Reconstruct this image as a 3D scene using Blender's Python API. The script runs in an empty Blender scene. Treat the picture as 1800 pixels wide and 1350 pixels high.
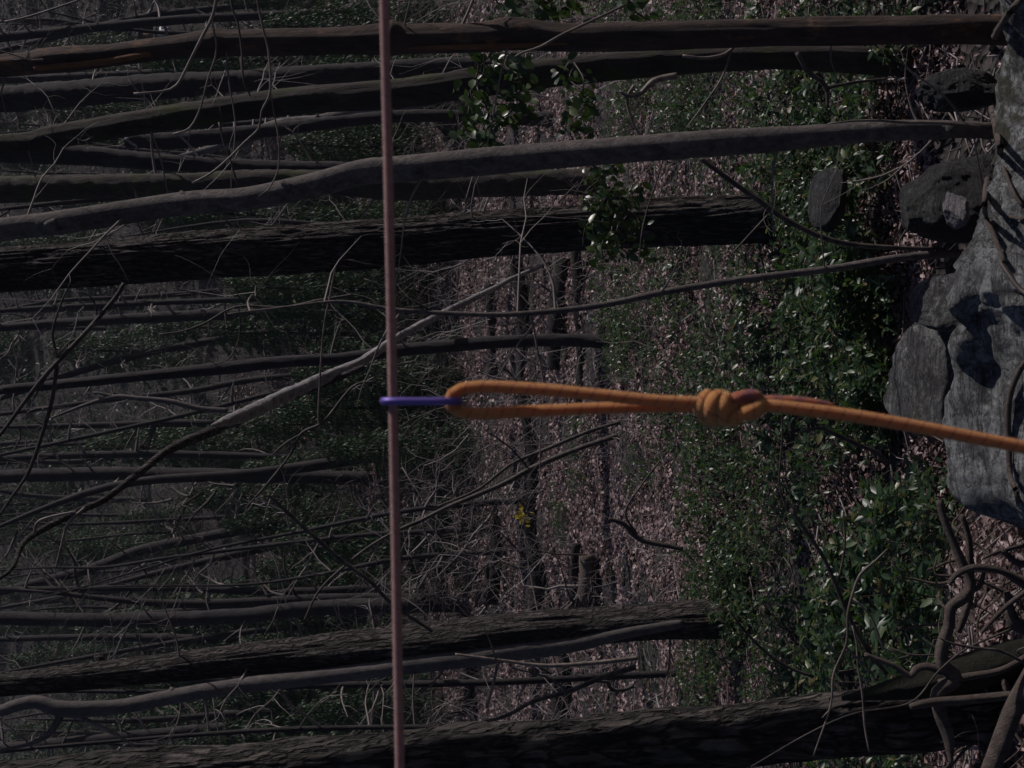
import bpy, bmesh, math, random
import numpy as np
from mathutils import Vector, Matrix
from mathutils.bvhtree import BVHTree
R = math.radians
SC = bpy.context.scene
COL = SC.collection
random.seed(11)
rng = np.random.default_rng(11)

# ------------------------------------------------------------------ camera
PITCH = R(12.0)
CAM = np.array([0.0, 0.0, 7.0])
FW = np.array([0.0, math.cos(PITCH), -math.sin(PITCH)])
UP = np.array([0.0, math.sin(PITCH), math.cos(PITCH)])
RT = np.array([1.0, 0.0, 0.0])
FPX = 2500.0
cam_d = bpy.data.cameras.new('camera')
cam = bpy.data.objects.new('camera', cam_d); COL.objects.link(cam)
cam_d.sensor_width = 36; cam_d.lens = 50; cam_d.clip_start = 0.05; cam_d.clip_end = 3000
m = Matrix(((-UP[0], RT[0], -FW[0], CAM[0]), (-UP[1], RT[1], -FW[1], CAM[1]),
            (-UP[2], RT[2], -FW[2], CAM[2]), (0, 0, 0, 1)))
cam.matrix_world = m
cam_d.dof.use_dof = True; cam_d.dof.focus_distance = 9.0; cam_d.dof.aperture_fstop = 19
SC.camera = cam

# ------------------------------------------------------------------ light
SUN_AZ, SUN_EL = R(19), R(38)            # azimuth: from +X towards +Y
sdir = Vector((math.cos(SUN_EL)*math.cos(SUN_AZ), math.cos(SUN_EL)*math.sin(SUN_AZ), math.sin(SUN_EL)))
w = bpy.data.worlds.new('World'); SC.world = w; w.use_nodes = True
wn = w.node_tree; bg = wn.nodes['Background']
sky = wn.nodes.new('ShaderNodeTexSky'); sky.sky_type = 'NISHITA'; sky.sun_disc = False
sky.sun_elevation = SUN_EL; sky.sun_rotation = math.pi/2 - SUN_AZ
tint = wn.nodes.new('ShaderNodeMix'); tint.data_type = 'RGBA'; tint.blend_type = 'MULTIPLY'; tint.inputs[0].default_value = 1
tint.inputs[7].default_value = (.98, .93, 1.16, 1); wn.links.new(sky.outputs[0], tint.inputs[6]); wn.links.new(tint.outputs[2], bg.inputs[0]); bg.inputs[1].default_value = 0.05
sl = bpy.data.lights.new('sun', 'SUN'); sl.energy = 5.0; sl.angle = R(0.5); sl.color = (1.0, 0.92, 0.9)
so = bpy.data.objects.new('sun', sl); COL.objects.link(so)
so.rotation_euler = sdir.to_track_quat('Z', 'Y').to_euler(); so.location = (20, 10, 40)
SC.view_settings.view_transform = 'Standard'; SC.view_settings.look = 'None'
SC.view_settings.exposure = -1.0; SC.view_settings.gamma = 1
try:
    SC.cycles.max_bounces = 5; SC.cycles.transparent_max_bounces = 6
except Exception: pass

# ------------------------------------------------------------------ helpers
def P(px, py, d):
    return CAM + d*(FW - (px-900)/FPX*UP + (675-py)/FPX*RT)
def hsh(i, j, k, s):
    n = (i*374761393 + j*668265263 + k*2147483647 + s*1274126177) & 0x7fffffff
    n = ((n ^ (n >> 13))*1274126177) & 0x7fffffff
    return ((n ^ (n >> 16)) & 0xffff)/65535.0
def vn(p, s=0):
    p = np.asarray(p, float); i = np.floor(p).astype(np.int64); f = p-i; f = f*f*(3-2*f)
    r = 0
    for a in (0, 1):
        for b in (0, 1):
            for c in (0, 1):
                wgt = (f[..., 0] if a else 1-f[..., 0])*(f[..., 1] if b else 1-f[..., 1])*(f[..., 2] if c else 1-f[..., 2])
                r = r + wgt*hsh(i[..., 0]+a, i[..., 1]+b, i[..., 2]+c, s)
    return r*2-1
def fbm(p, oct=3, s=0):
    p = np.asarray(p, float); r = 0; a = 1
    for o in range(oct):
        r = r + a*vn(p*(2**o), s+o); a *= .5
    return r
class MB:
    def __init__(s): s.v = []; s.f3 = []; s.f4 = []; s.n = 0; s.uv = []
    def add(s, v, f3=None, f4=None, uv=None):
        s.v.append(np.asarray(v, float))
        if f3 is not None and len(f3): s.f3.append(np.asarray(f3, np.int64)+s.n)
        if f4 is not None and len(f4): s.f4.append(np.asarray(f4, np.int64)+s.n)
        s.uv.append(uv if uv is not None else np.zeros((len(v), 3)))
        s.n += len(v)
    def mesh(s, name, mat, loc=(0, 0, 0), smooth=True):
        V = np.concatenate(s.v)-np.asarray(loc, float)
        me = bpy.data.meshes.new(name)
        f3 = np.concatenate(s.f3) if s.f3 else np.zeros((0, 3), np.int64)
        f4 = np.concatenate(s.f4) if s.f4 else np.zeros((0, 4), np.int64)
        L = np.concatenate([f3.ravel(), f4.ravel()]).astype(np.int32)
        nf = len(f3)+len(f4)
        st = np.concatenate([np.arange(len(f3))*3, len(f3)*3+np.arange(len(f4))*4]).astype(np.int32)
        me.vertices.add(len(V)); me.vertices.foreach_set('co', V.astype(np.float32).ravel())
        me.loops.add(len(L)); me.loops.foreach_set('vertex_index', L)
        me.polygons.add(nf); me.polygons.foreach_set('loop_start', st)
        me.update(calc_edges=True); me.validate()
        if smooth: me.polygons.foreach_set('use_smooth', np.ones(len(me.polygons), bool))
        a = me.attributes.new('tc', 'FLOAT_VECTOR', 'POINT')
        a.data.foreach_set('vector', np.concatenate(s.uv).astype(np.float32).ravel())
        me.materials.append(mat); return me
    def obj(s, name, mat, parent=None, loc=None, smooth=True):
        base = np.array(parent['_w']) if parent is not None else (np.zeros(3) if loc is None else np.asarray(loc, float))
        o = bpy.data.objects.new(name, s.mesh(name, mat, base, smooth)); COL.objects.link(o)
        if parent is not None: o.parent = parent
        else: o.location = base
        return o
ALL = []
def thing(name, label, cat, loc, group=None):
    o = bpy.data.objects.new(name, None); COL.objects.link(o); o.location = loc
    o.empty_display_size = .1
    o['label'] = label; o['category'] = cat; o['_w'] = [float(q) for q in loc]; ALL.append(o)
    if group: o['group'] = group
    return o
def tag(o, label, cat, group=None, kind=None):
    o['label'] = label; o['category'] = cat
    if group: o['group'] = group
    if kind: o['kind'] = kind
    return o
def resample(pts, r, step, smooth=True):
    pts = np.asarray(pts, float); r = np.asarray(r, float); n = len(pts)
    out = []; ro = []
    e = np.vstack([2*pts[0]-pts[1], pts, 2*pts[-1]-pts[-2]])
    for i in range(n-1):
        p0, p1, p2, p3 = e[i], e[i+1], e[i+2], e[i+3]
        k = max(1, int(np.linalg.norm(p2-p1)/step))
        for j in range(k):
            t = j/k
            q = .5*((2*p1)+(-p0+p2)*t+(2*p0-5*p1+4*p2-p3)*t*t+(-p0+3*p1-3*p2+p3)*t**3)
            out.append(q); ro.append(r[i]*(1-t)+r[i+1]*t)
    out.append(pts[-1]); ro.append(r[-1])
    return np.array(out), np.array(ro)
def tube(mb, pts, r, K=8, step=.1, disp=None, cap=True, seam=False, raw=False):
    if raw: c, rr = np.asarray(pts, float), np.asarray(r, float)
    else: c, rr = resample(pts, r, step)
    n = len(c); T = np.gradient(c, axis=0); T /= np.linalg.norm(T, axis=1)[:, None]+1e-12
    a = np.array([1., 0, 0]) if abs(T[0][0]) < .8 else np.array([0, 1., 0])
    N = np.zeros_like(c); q = a-T[0]*a.dot(T[0]); N[0] = q/np.linalg.norm(q)
    for i in range(1, n):
        q = N[i-1]-T[i]*N[i-1].dot(T[i]); N[i] = q/(np.linalg.norm(q)+1e-12)
    B = np.cross(T, N); KK = K+1 if seam else K
    th = np.arange(KK)/K*2*math.pi
    dirs = np.cos(th)[None, :, None]*N[:, None, :]+np.sin(th)[None, :, None]*B[:, None, :]
    L = np.concatenate([[0], np.cumsum(np.linalg.norm(np.diff(c, axis=0), axis=1))])
    rad = np.repeat(rr[:, None], KK, 1)
    if disp is not None: rad = rad*(1+disp(np.cos(th)[None, :]+0*rad, np.sin(th)[None, :]+0*rad, L[:, None]+0*rad, rr[:, None]))
    V = c[:, None, :]+dirs*rad[..., None]
    uv = np.stack([th[None, :]/(2*math.pi)+0*rad, L[:, None]+0*rad, 0*rad], -1)
    idx = np.arange(n*KK).reshape(n, KK)
    if seam: A, Bq = idx[:, :-1], idx[:, 1:]
    else: A, Bq = idx, np.roll(idx, -1, 1)
    f4 = np.stack([A[:-1], Bq[:-1], Bq[1:], A[1:]], -1).reshape(-1, 4)
    V = V.reshape(-1, 3); f3 = []
    uvf = uv.reshape(-1, 3)
    if cap:
        b = len(V); V = np.vstack([V, c[0], c[-1]]); uvf = np.vstack([uvf, [0, 0, 0], [0, L[-1], 0]])
        for k in range(KK if not seam else KK-1):
            k2 = (k+1) % KK
            f3.append((b, idx[0, k2], idx[0, k])); f3.append((b+1, idx[-1, k], idx[-1, k2]))
    mb.add(V, f3, f4, uvf)

# ------------------------------------------------------------------ materials
def mat(name):
    M = bpy.data.materials.new(name); M.use_nodes = True
    nt = M.node_tree; b = nt.nodes['Principled BSDF']; return M, nt, b
def nd(nt, t, **k):
    n = nt.nodes.new(t)
    for a, v in k.items(): setattr(n, a, v)
    return n
def ramp(nt, stops, src):
    r = nd(nt, 'ShaderNodeValToRGB'); e = r.color_ramp.elements
    e[0].position, e[0].color = stops[0][0], (*stops[0][1], 1)
    e[1].position, e[1].color = stops[1][0], (*stops[1][1], 1)
    for p, c in stops[2:]:
        q = e.new(p); q.color = (*c, 1)
    nt.links.new(src, r.inputs[0]); return r.outputs[0]
def noise(nt, vec, scale, detail=6, rough=.6, dist=0):
    n = nd(nt, 'ShaderNodeTexNoise'); n.inputs['Scale'].default_value = scale
    n.inputs['Detail'].default_value = detail; n.inputs['Roughness'].default_value = rough
    n.inputs['Distortion'].default_value = dist
    if vec is not None: nt.links.new(vec, n.inputs['Vector'])
    return n.outputs['Fac']
def mapping(nt, sc, src='Object'):
    t = nd(nt, 'ShaderNodeTexCoord'); mp = nd(nt, 'ShaderNodeMapping'); mp.inputs['Scale'].default_value = sc
    nt.links.new(t.outputs[src], mp.inputs[0]); return mp.outputs[0]
def mix(nt, f, a, b, bt='MIX'):
    x = nd(nt, 'ShaderNodeMix', data_type='RGBA', blend_type=bt)
    for s_, v in ((x.inputs[0], f), (x.inputs[6], a), (x.inputs[7], b)):
        if hasattr(v, 'links'): nt.links.new(v, s_)
        elif isinstance(v, tuple): s_.default_value = (*v, 1)
        else: s_.default_value = v
    return x.outputs[2]
def bump(nt, b, h, st, dist=.01):
    n = nd(nt, 'ShaderNodeBump'); n.inputs['Strength'].default_value = st; n.inputs['Distance'].default_value = dist
    nt.links.new(h, n.inputs['Height']); nt.links.new(n.outputs[0], b.inputs['Normal'])
def bark(name, dark, light, sc=12, st=.9, zs=.16, moss=None, mossamt=.55, patch=None, plate=0):
    M, nt, b = mat(name); v = mapping(nt, (1, 1, zs))
    n1 = noise(nt, v, sc*1.5, 12, .76, .6); n2 = noise(nt, mapping(nt, (1, 1, .6)), 3.2, 4, .6)
    c = ramp(nt, [(.36, dark), (.66, light)], n1)
    c = mix(nt, n2, c, tuple(.55*q for q in dark))
    hh = n1
    if plate:
        nn = nd(nt, 'ShaderNodeTexNoise'); nn.inputs['Scale'].default_value = plate*.8; nn.inputs['Detail'].default_value = 6; nt.links.new(v, nn.inputs['Vector'])
        va = nd(nt, 'ShaderNodeVectorMath', operation='MULTIPLY_ADD'); nt.links.new(nn.outputs['Color'], va.inputs[0]); va.inputs[1].default_value = (3.2/plate,)*3; nt.links.new(v, va.inputs[2])
        vo = nd(nt, 'ShaderNodeTexVoronoi', feature='DISTANCE_TO_EDGE'); vo.inputs['Scale'].default_value = plate; nt.links.new(va.outputs[0], vo.inputs['Vector'])
        ck = ramp(nt, [(.02, (0, 0, 0)), (.2, (1, 1, 1))], vo.outputs['Distance'])
        c = mix(nt, ck, tuple(.55*q for q in dark), c)
        ad = nd(nt, 'ShaderNodeMath', operation='MULTIPLY_ADD'); nt.links.new(ck, ad.inputs[0]); ad.inputs[1].default_value = 1.3; nt.links.new(n1, ad.inputs[2]); hh = ad.outputs[0]
    if patch:
        n4 = noise(nt, mapping(nt, (1, 1, .5)), 7, 5, .7)
        c = mix(nt, ramp(nt, [(.56, (0, 0, 0)), (.64, (1, 1, 1))], n4), c, patch)
    if moss:
        n3 = noise(nt, mapping(nt, (1, 1, .45)), 4.5, 7, .7)
        c = mix(nt, ramp(nt, [(mossamt, (0, 0, 0)), (mossamt+.12, (1, 1, 1))], n3), c, moss)
    nt.links.new(c, b.inputs['Base Color']); b.inputs['Roughness'].default_value = .88
    bump(nt, b, hh, st, .03); return M
M_BARK = bark('furrowed_bark', (.045, .037, .033), (.3, .255, .23), 20, 1, .16, plate=17)
M_FLAKE = bark('flaking_bark', (.026, .022, .019), (.3, .26, .225), 12, 1, .25, (.05, .055, .022), .66, plate=15)
M_SMOOTH = bark('smooth_grey_bark', (.06, .05, .045), (.33, .285, .26), 22, .5, .6, (.07, .07, .04), .7, (.09, .075, .068))
M_GREYB = bark('pale_grey_bark', (.085, .075, .07), (.25, .22, .205), 18, .4, .4)
M_MOSSB = bark('mossy_bark', (.03, .025, .022), (.13, .105, .088), 14, .9, .32, (.045, .055, .016), .5)
M_BROKEN = bark('peeling_brown_bark', (.04, .028, .023), (.17, .115, .088), 13, .8, .24, None, .5, (.2, .11, .06))
M_WOOD = bark('bare_split_wood', (.14, .07, .035), (.34, .17, .085), 24, .5, .08)
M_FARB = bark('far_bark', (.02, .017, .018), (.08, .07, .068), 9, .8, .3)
M_DEAD = bark('bleached_dead_wood', (.14, .125, .12), (.85, .82, .82), 11, .9, .5)
M_DEADT = bark('half_barked_dead_wood', (.07, .058, .05), (.42, .39, .37), 9, .8, .3)
M_ROOT = bark('weathered_root_wood', (.09, .068, .055), (.3, .24, .2), 26, .8, .3)
M_LOG = bark('rotting_log_bark', (.014, .012, .011), (.06, .05, .046), 12, .9, .5, (.05, .06, .02), .66)
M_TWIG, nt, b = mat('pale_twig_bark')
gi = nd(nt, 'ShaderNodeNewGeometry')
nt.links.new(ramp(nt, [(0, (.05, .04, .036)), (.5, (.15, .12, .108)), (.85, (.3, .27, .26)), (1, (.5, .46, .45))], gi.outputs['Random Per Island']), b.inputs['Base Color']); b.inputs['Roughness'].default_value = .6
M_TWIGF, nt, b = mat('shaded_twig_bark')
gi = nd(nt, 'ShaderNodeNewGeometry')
nt.links.new(ramp(nt, [(0, (.02, .017, .018)), (.6, (.045, .039, .041)), (.93, (.1, .088, .092)), (1, (.42, .38, .39))], gi.outputs['Random Per Island']), b.inputs['Base Color']); b.inputs['Roughness'].default_value = .7  # darkened twig tones carry the shade of the far hillside
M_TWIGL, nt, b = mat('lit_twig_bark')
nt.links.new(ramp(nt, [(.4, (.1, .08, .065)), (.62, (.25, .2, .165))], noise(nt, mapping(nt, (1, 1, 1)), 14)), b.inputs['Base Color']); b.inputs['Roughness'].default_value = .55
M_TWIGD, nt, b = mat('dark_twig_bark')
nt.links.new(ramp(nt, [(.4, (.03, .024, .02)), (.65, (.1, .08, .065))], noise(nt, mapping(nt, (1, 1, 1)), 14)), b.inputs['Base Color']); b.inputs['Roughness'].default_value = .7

def leafmat(name, stops, rough=.3, spec=.5, trans=.15, tint=(.1, .2, .03)):
    M, nt, b = mat(name); g = nd(nt, 'ShaderNodeNewGeometry')
    c = ramp(nt, stops, g.outputs['Random Per Island'])
    nt.links.new(c, b.inputs['Base Color']); b.inputs['Roughness'].default_value = rough
    b.inputs['Specular IOR Level'].default_value = spec
    if trans:
        t = nd(nt, 'ShaderNodeBsdfTranslucent'); t.inputs[0].default_value = (*tint, 1)
        x = nd(nt, 'ShaderNodeMixShader'); x.inputs[0].default_value = trans
        nt.links.new(b.outputs[0], x.inputs[1]); nt.links.new(t.outputs[0], x.inputs[2])
        nt.links.new(x.outputs[0], nt.nodes['Material Output'].inputs[0])
    return M
M_LAUREL = leafmat('glossy_evergreen_leaf', [(0, (.014, .035, .014)), (.45, (.032, .066, .026)), (.85, (.06, .1, .04)), (.95, (.13, .13, .04)), (1, (.16, .1, .05))], .4, .6, .2, (.12, .25, .04))
M_IVY = leafmat('vine_leaf', [(0, (.015, .035, .013)), (.6, (.035, .07, .022)), (1, (.08, .11, .03))], .35, .5, .15, (.1, .18, .03))
M_HEM = leafmat('hemlock_needles', [(0, (.016, .04, .02)), (.6, (.035, .075, .036)), (1, (.08, .12, .05))], .5, .3, .12, (.06, .12, .03))
M_LIT = leafmat('dead_leaves', [(0, (.05, .03, .028)), (.35, (.16, .104, .1)), (.75, (.32, .222, .215)), (1, (.55, .43, .42))], .5, .4, .1, (.3, .18, .12))
M_LITF = leafmat('shade_darkened_leaves', [(0, (.018, .013, .013)), (.5, (.04, .03, .031)), (1, (.1, .075, .078))], .6, .3, 0)  # darker copy of the dead leaves, hillside shade put into the colour
M_YEL = leafmat('yellow_leaf', [(0, (.35, .3, .03)), (1, (.55, .45, .06))], .5, .3, .3, (.5, .4, .05))

M_GROUND, nt, b = mat('forest_floor')
v = mapping(nt, (1, 1, 1)); vo = nd(nt, 'ShaderNodeTexVoronoi'); vo.inputs['Scale'].default_value = 13
nt.links.new(v, vo.inputs['Vector'])
sp = nd(nt, 'ShaderNodeSeparateColor'); nt.links.new(vo.outputs['Color'], sp.inputs[0])
c = ramp(nt, [(0, (.022, .016, .015)), (.5, (.075, .052, .048)), (1, (.16, .115, .108))], sp.outputs[0])
big = noise(nt, v, .35, 5, .65)
c = mix(nt, ramp(nt, [(.4, (0, 0, 0)), (.62, (.85, .85, .85))], big), c, (.024, .03, .016))
c = mix(nt, ramp(nt, [(.42, (.8, .8, .8)), (.6, (0, 0, 0))], noise(nt, v, 2.6, 6, .75)), c, (.02, .017, .014))
c = mix(nt, .45, c, (.012, .011, .011))
nt.links.new(c, b.inputs['Base Color']); b.inputs['Roughness'].default_value = .85
bump(nt, b, vo.outputs['Distance'], 1, .06)

def rockmat(name, a, c2, lich, moss, mossamt, side=0.0, lt=.5, dk=.8):
    M, nt, b = mat(name); v = mapping(nt, (.9, 2.4, 3.6))
    n1 = noise(nt, v, 4, 12, .75, .5); n2 = noise(nt, mapping(nt, (1, 1, 1.5)), 13, 10, .8); n3 = noise(nt, mapping(nt, (1, 1.4, 1.4)), 3.2, 9, .75)
    n5 = noise(nt, mapping(nt, (1, 1, 1)), 60, 6, .8); n6 = noise(nt, mapping(nt, (1, 5, 7)), 3.1, 9, .7, .8)
    c = ramp(nt, [(.36, a), (.62, c2)], n1)
    c = mix(nt, ramp(nt, [(lt, (0, 0, 0)), (lt+.07, (.85, .85, .85))], n2), c, lich)
    nb = noise(nt, mapping(nt, (1, 1.6, 2.2)), 1.7, 6, .7, .6); c = mix(nt, ramp(nt, [(.42, (dk, dk, dk)), (.58, (0, 0, 0))], nb), c, tuple(1.1*q for q in a))
    c = mix(nt, ramp(nt, [(.4, (.7*dk+.1,)*3), (.58, (0, 0, 0))], n5), c, tuple(.5*q for q in a))
    c = mix(nt, ramp(nt, [(.455, (0, 0, 0)), (.49, (.9, .9, .9)), (.52, (0, 0, 0))], n6), c, tuple(.35*q for q in a))
    mf = n3
    if side:
        tc = nd(nt, 'ShaderNodeTexCoord'); sx = nd(nt, 'ShaderNodeSeparateXYZ'); nt.links.new(tc.outputs['Object'], sx.inputs[0])
        ma = nd(nt, 'ShaderNodeMath', operation='MULTIPLY_ADD'); nt.links.new(sx.outputs[0], ma.inputs[0]); ma.inputs[1].default_value = side; nt.links.new(n3, ma.inputs[2]); mf = ma.outputs[0]
    c = mix(nt, ramp(nt, [(mossamt, (0, 0, 0)), (mossamt+.07, (.92, .92, .92))], mf), c, mix(nt, n5, moss, tuple(1.9*q for q in moss)))
    nt.links.new(c, b.inputs['Base Color']); b.inputs['Roughness'].default_value = .8
    h = nd(nt, 'ShaderNodeMath', operation='ADD'); nt.links.new(n1, h.inputs[0]); nt.links.new(n2, h.inputs[1])
    h2 = nd(nt, 'ShaderNodeMath', operation='MULTIPLY_ADD'); nt.links.new(n6, h2.inputs[0]); h2.inputs[1].default_value = 1.2; nt.links.new(h.outputs[0], h2.inputs[2])
    bump(nt, b, h2.outputs[0], 1, .07); return M
M_ROCK = rockmat('lichened_ledge_rock', (.045, .045, .044), (.46, .47, .46), (.72, .77, .77), (.035, .036, .015), .57, .13, lt=.47, dk=.5)
M_BOUL = rockmat('dark_boulder_rock', (.026, .027, .028), (.13, .133, .13), (.2, .215, .2), (.03, .036, .018), .56)
M_ROCK2 = rockmat('rough_grey_rock', (.045, .045, .045), (.3, .3, .295), (.62, .65, .62), (.04, .045, .02), .54, lt=.5, dk=.6)
M_STONE = rockmat('pale_stone', (.36, .33, .34), (.6, .56, .58), (.6, .6, .6), (.3, .3, .3), .75)

def ropemat(name, base, fleck, pitch, wcoil, rough=.7):
    M, nt, b = mat(name); at = nd(nt, 'ShaderNodeAttribute', attribute_name='tc')
    s = nd(nt, 'ShaderNodeSeparateXYZ'); nt.links.new(at.outputs['Vector'], s.inputs[0])
    def M2(op, x, y):
        q = nd(nt, 'ShaderNodeMath', operation=op)
        for k, z in enumerate((x, y)):
            if hasattr(z, 'links'): nt.links.new(z, q.inputs[k])
            else: q.inputs[k].default_value = z
        return q.outputs[0]
    ph = M2('FRACT', M2('ADD', M2('MULTIPLY', s.outputs[1], pitch), s.outputs[0]), 0)
    line = M2('LESS_THAN', ph, wcoil)
    dash = M2('LESS_THAN', M2('FRACT', M2('MULTIPLY', s.outputs[0], 9), 0), .72)
    f = M2('MULTIPLY', line, dash)
    w1 = M2('SINE', M2('ADD', M2('MULTIPLY', s.outputs[1], 1900), M2('MULTIPLY', s.outputs[0], 75.4)), 0)
    w2 = M2('SINE', M2('SUBTRACT', M2('MULTIPLY', s.outputs[1], 1900), M2('MULTIPLY', s.outputs[0], 75.4)), 0)
    wv = M2('MULTIPLY', w1, w2)
    n = noise(nt, mapping(nt, (1, 1, 1)), 60, 6, .7)
    c = mix(nt, ramp(nt, [(.4, (.0, .0, .0)), (.75, (.4, .4, .4))], n), base, tuple(.72*q for q in base))
    c = mix(nt, ramp(nt, [(.2, (.16, .16, .16)), (.6, (0, 0, 0))], wv), c, tuple(.45*q for q in base))
    c = mix(nt, f, c, fleck)
    nt.links.new(c, b.inputs['Base Color']); b.inputs['Roughness'].default_value = rough
    b.inputs['Sheen Weight'].default_value = .3
    b.inputs['Subsurface Weight'].default_value = .6; b.inputs['Subsurface Scale'].default_value = .006; b.inputs['Subsurface Radius'].default_value = (1, .8, .6)
    bump(nt, b, wv, .9, .0012); return M
M_ORANGE = ropemat('orange_rope_sheath', (.95, .39, .085), (.5, .09, .03), 85, .11)
M_ORRED = ropemat('reddish_rope_sheath', (.62, .17, .07), (.3, .06, .1), 60, .4)
M_REDROPE = ropemat('reddish_brown_rope_sheath', (.66, .38, .34), (.5, .26, .23), 90, .2, .6)
M_PURPLE, nt, b = mat('purple_anodised_metal')
b.inputs['Base Color'].default_value = (.16, .11, .42, 1); b.inputs['Metallic'].default_value = .35; b.inputs['Roughness'].default_value = .45
def plain(name, c, r=.7, noi=.25):
    M, nt, b = mat(name)
    nt.links.new(mix(nt, noise(nt, mapping(nt, (1, 1, 1)), 4), c, tuple(q*(1-noi) for q in c)), b.inputs['Base Color'])
    b.inputs['Roughness'].default_value = r; return M

# ------------------------------------------------------------------ ground
GY = np.array([-30, -4, 0, 3, 4, 5, 6.5, 8, 9.5, 13, 22, 32, 42, 50, 62, 80, 110, 150, 178, 240, 300.])
GZ = np.array([6.0, 5.4, 5.0, 4.5, 4.2, 4.02, 3.3, 2.6, 2.45, 2.0, .44, -.2, -.2, .4, 2.2, 6.5, 15.5, 29, 37, 39, 38.])
def ground(x, y):
    x = np.asarray(x, float); y = np.asarray(y, float)
    z = np.interp(y, GY, GZ)
    q = np.stack([x, y, 0*x], -1)
    amp = np.clip((y-7)/20, 0.02, 1)
    z = z+.55*amp*vn(q*.13, 5)+.16*np.clip(amp, .25, 1)*vn(q*.6, 6)+.05*vn(q*2.1, 7)
    z = z+np.clip((y-70)/60, 0, 1)*4*vn(q*.02, 9)
    z = z-np.clip(4.6-y, 0, 1)*.25*(x > -1.35)
    z = z-.75*np.clip((x+.95)/.5, 0, 1)*np.clip((y-3.5)/1.0, 0, 1)*np.clip((8.2-y)/1.9, 0, 1)
    return z
ys = np.concatenate([np.linspace(-30, 2, 20), np.linspace(2.3, 14, 120), 14.1*(300/14.1)**np.linspace(0, 1, 230)])
xs = np.sinh(np.linspace(-5.6, 5.6, 260))*.9
X, Y = np.meshgrid(xs, ys); Z = ground(X, Y)
gV = np.stack([X, Y, Z], -1).reshape(-1, 3); idx = np.arange(len(gV)).reshape(X.shape)
gF = np.stack([idx[:-1, :-1], idx[:-1, 1:], idx[1:, 1:], idx[1:, :-1]], -1).reshape(-1, 4)
mb = MB(); mb.add(gV, None, gF); g = mb.obj('ground', M_GROUND); g['kind'] = 'structure'
hz, nt, b = mat('thin_air')
nt.nodes.remove(b); pv = nd(nt, 'ShaderNodeVolumePrincipled'); pv.inputs['Density'].default_value = .0002; pv.inputs['Color'].default_value = (.86, .9, 1, 1)
nt.links.new(pv.outputs[0], nt.nodes['Material Output'].inputs['Volume'])
mb = MB(); v_ = np.array([(x, y, z) for x in (-150, 150) for y in (-34, 304) for z in (-4.5, 58)], float)
mb.add(v_, None, [(0, 1, 3, 2), (4, 6, 7, 5), (0, 4, 5, 1), (2, 3, 7, 6), (0, 2, 6, 4), (1, 5, 7, 3)])
o = mb.obj('haze', hz, smooth=False); tag(o, 'thin cool haze hanging in the wood', 'haze', kind='stuff')
def G(px, py):
    """depth along the camera axis at which the view ray of a pixel meets the ground"""
    d = np.exp(np.linspace(math.log(3.0), math.log(300), 900))
    q = CAM[None]+d[:, None]*(FW-(px-900)/FPX*UP+(675-py)/FPX*RT)[None]
    k = np.where(q[:, 2] < ground(q[:, 0], q[:, 1]))[0]
    return d[k[0]] if len(k) else 200.0
def on_ground(x, y): return np.array([x, y, float(ground(x, y))])

# ------------------------------------------------------------------ foreground ledge
EP = np.array([-900, -500, -200, 0, 150, 270, 330, 440, 480, 520, 560, 650, 700, 830, 890, 950, 985, 1010, 1040.])
EX = np.array([1752, 1750, 1745, 1738, 1735, 1722, 1705, 1690, 1662, 1655, 1682, 1688, 1668, 1664, 1682, 1730, 1810, 1950, 2200.])
nl = 420; pys = np.linspace(-900, 1035, nl); V = []
prof = [(.25, -3.0), (.3, -2.0), (.26, -1.2), (.2, -.7), (.15, -.4), (.1, -.2), (.05, -.08), (0, 0), (-.06, .01), (-.15, -.02), (-.28, -.035), (-.42, -.06), (-.6, -.08), (-.9, -.05), (-1.5, .1), (-2.4, .35), (-3.6, .5), (-5.5, .55), (-6, -.6)]
prof = np.array(prof); tt = np.linspace(0, len(prof)-1, 150)
pi = np.stack([np.interp(tt, range(len(prof)), prof[:, 0]), np.interp(tt, range(len(prof)), prof[:, 1])], -1)
for py in pys:
    E = P(np.interp(py, EP, EX), py, 4.4+.1*math.sin(py*.01))
    V.append(np.stack([0*pi[:, 0]+E[0], E[1]+pi[:, 0], E[2]+pi[:, 1]], -1))
V = np.array(V)
q = V.reshape(-1, 3)
d1 = fbm(q*np.array([1.0, 3.0, 4.4]), 6, 21)*.065
st = vn(np.stack([q[:, 0]*1.3, q[:, 1]*8, q[:, 2]*11], -1)+.5*vn(q*3, 33)[:, None], 31); d2 = -np.clip(.3-np.abs(st), 0, 1)**1.0*.13+.022*np.floor(3*vn(np.stack([q[:, 0]*.8, q[:, 1]*3.3, q[:, 2]*6], -1), 35))/3
d3 = fbm(q*np.array([9, 16, 20]), 4, 41)*.014
dd = (d1+d2+d3)
q = q+np.stack([0*dd, dd*.5, dd], -1)
ed = np.minimum(np.arange(nl)[::-1], 40)/40.
q = q.reshape(V.shape); q[:, :, 2] -= ((1-ed)**2)[:, None]*.6; V = q
idx = np.arange(nl*150).reshape(nl, 150)
rF = np.stack([idx[:-1, :-1], idx[:-1, 1:], idx[1:, 1:], idx[1:, :-1]], -1).reshape(-1, 4)
rV = V.reshape(-1, 3)
mb = MB(); mb.add(rV, None, rF)
led = mb.obj('rock_ledge', M_ROCK, loc=(0.3, 3, 4))
tag(led, 'large pale grey lichen covered rock ledge with mossy end in the right foreground', 'rock')
BV = BVHTree.FromPolygons([tuple(a) for a in np.vstack([gV, rV])], [tuple(int(k) for k in f) for f in np.vstack([gF, rF+len(gV)])])
def S(px, py, lift=0.0):
    """point on the ledge or ground seen at a pixel"""
    d = FW-(px-900)/FPX*UP+(675-py)/FPX*RT
    h = BV.ray_cast(Vector(CAM), Vector(d), 400)
    if h[0] is None: return P(px, py, 60)
    return np.array(h[0])-d/np.linalg.norm(d)*lift

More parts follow.
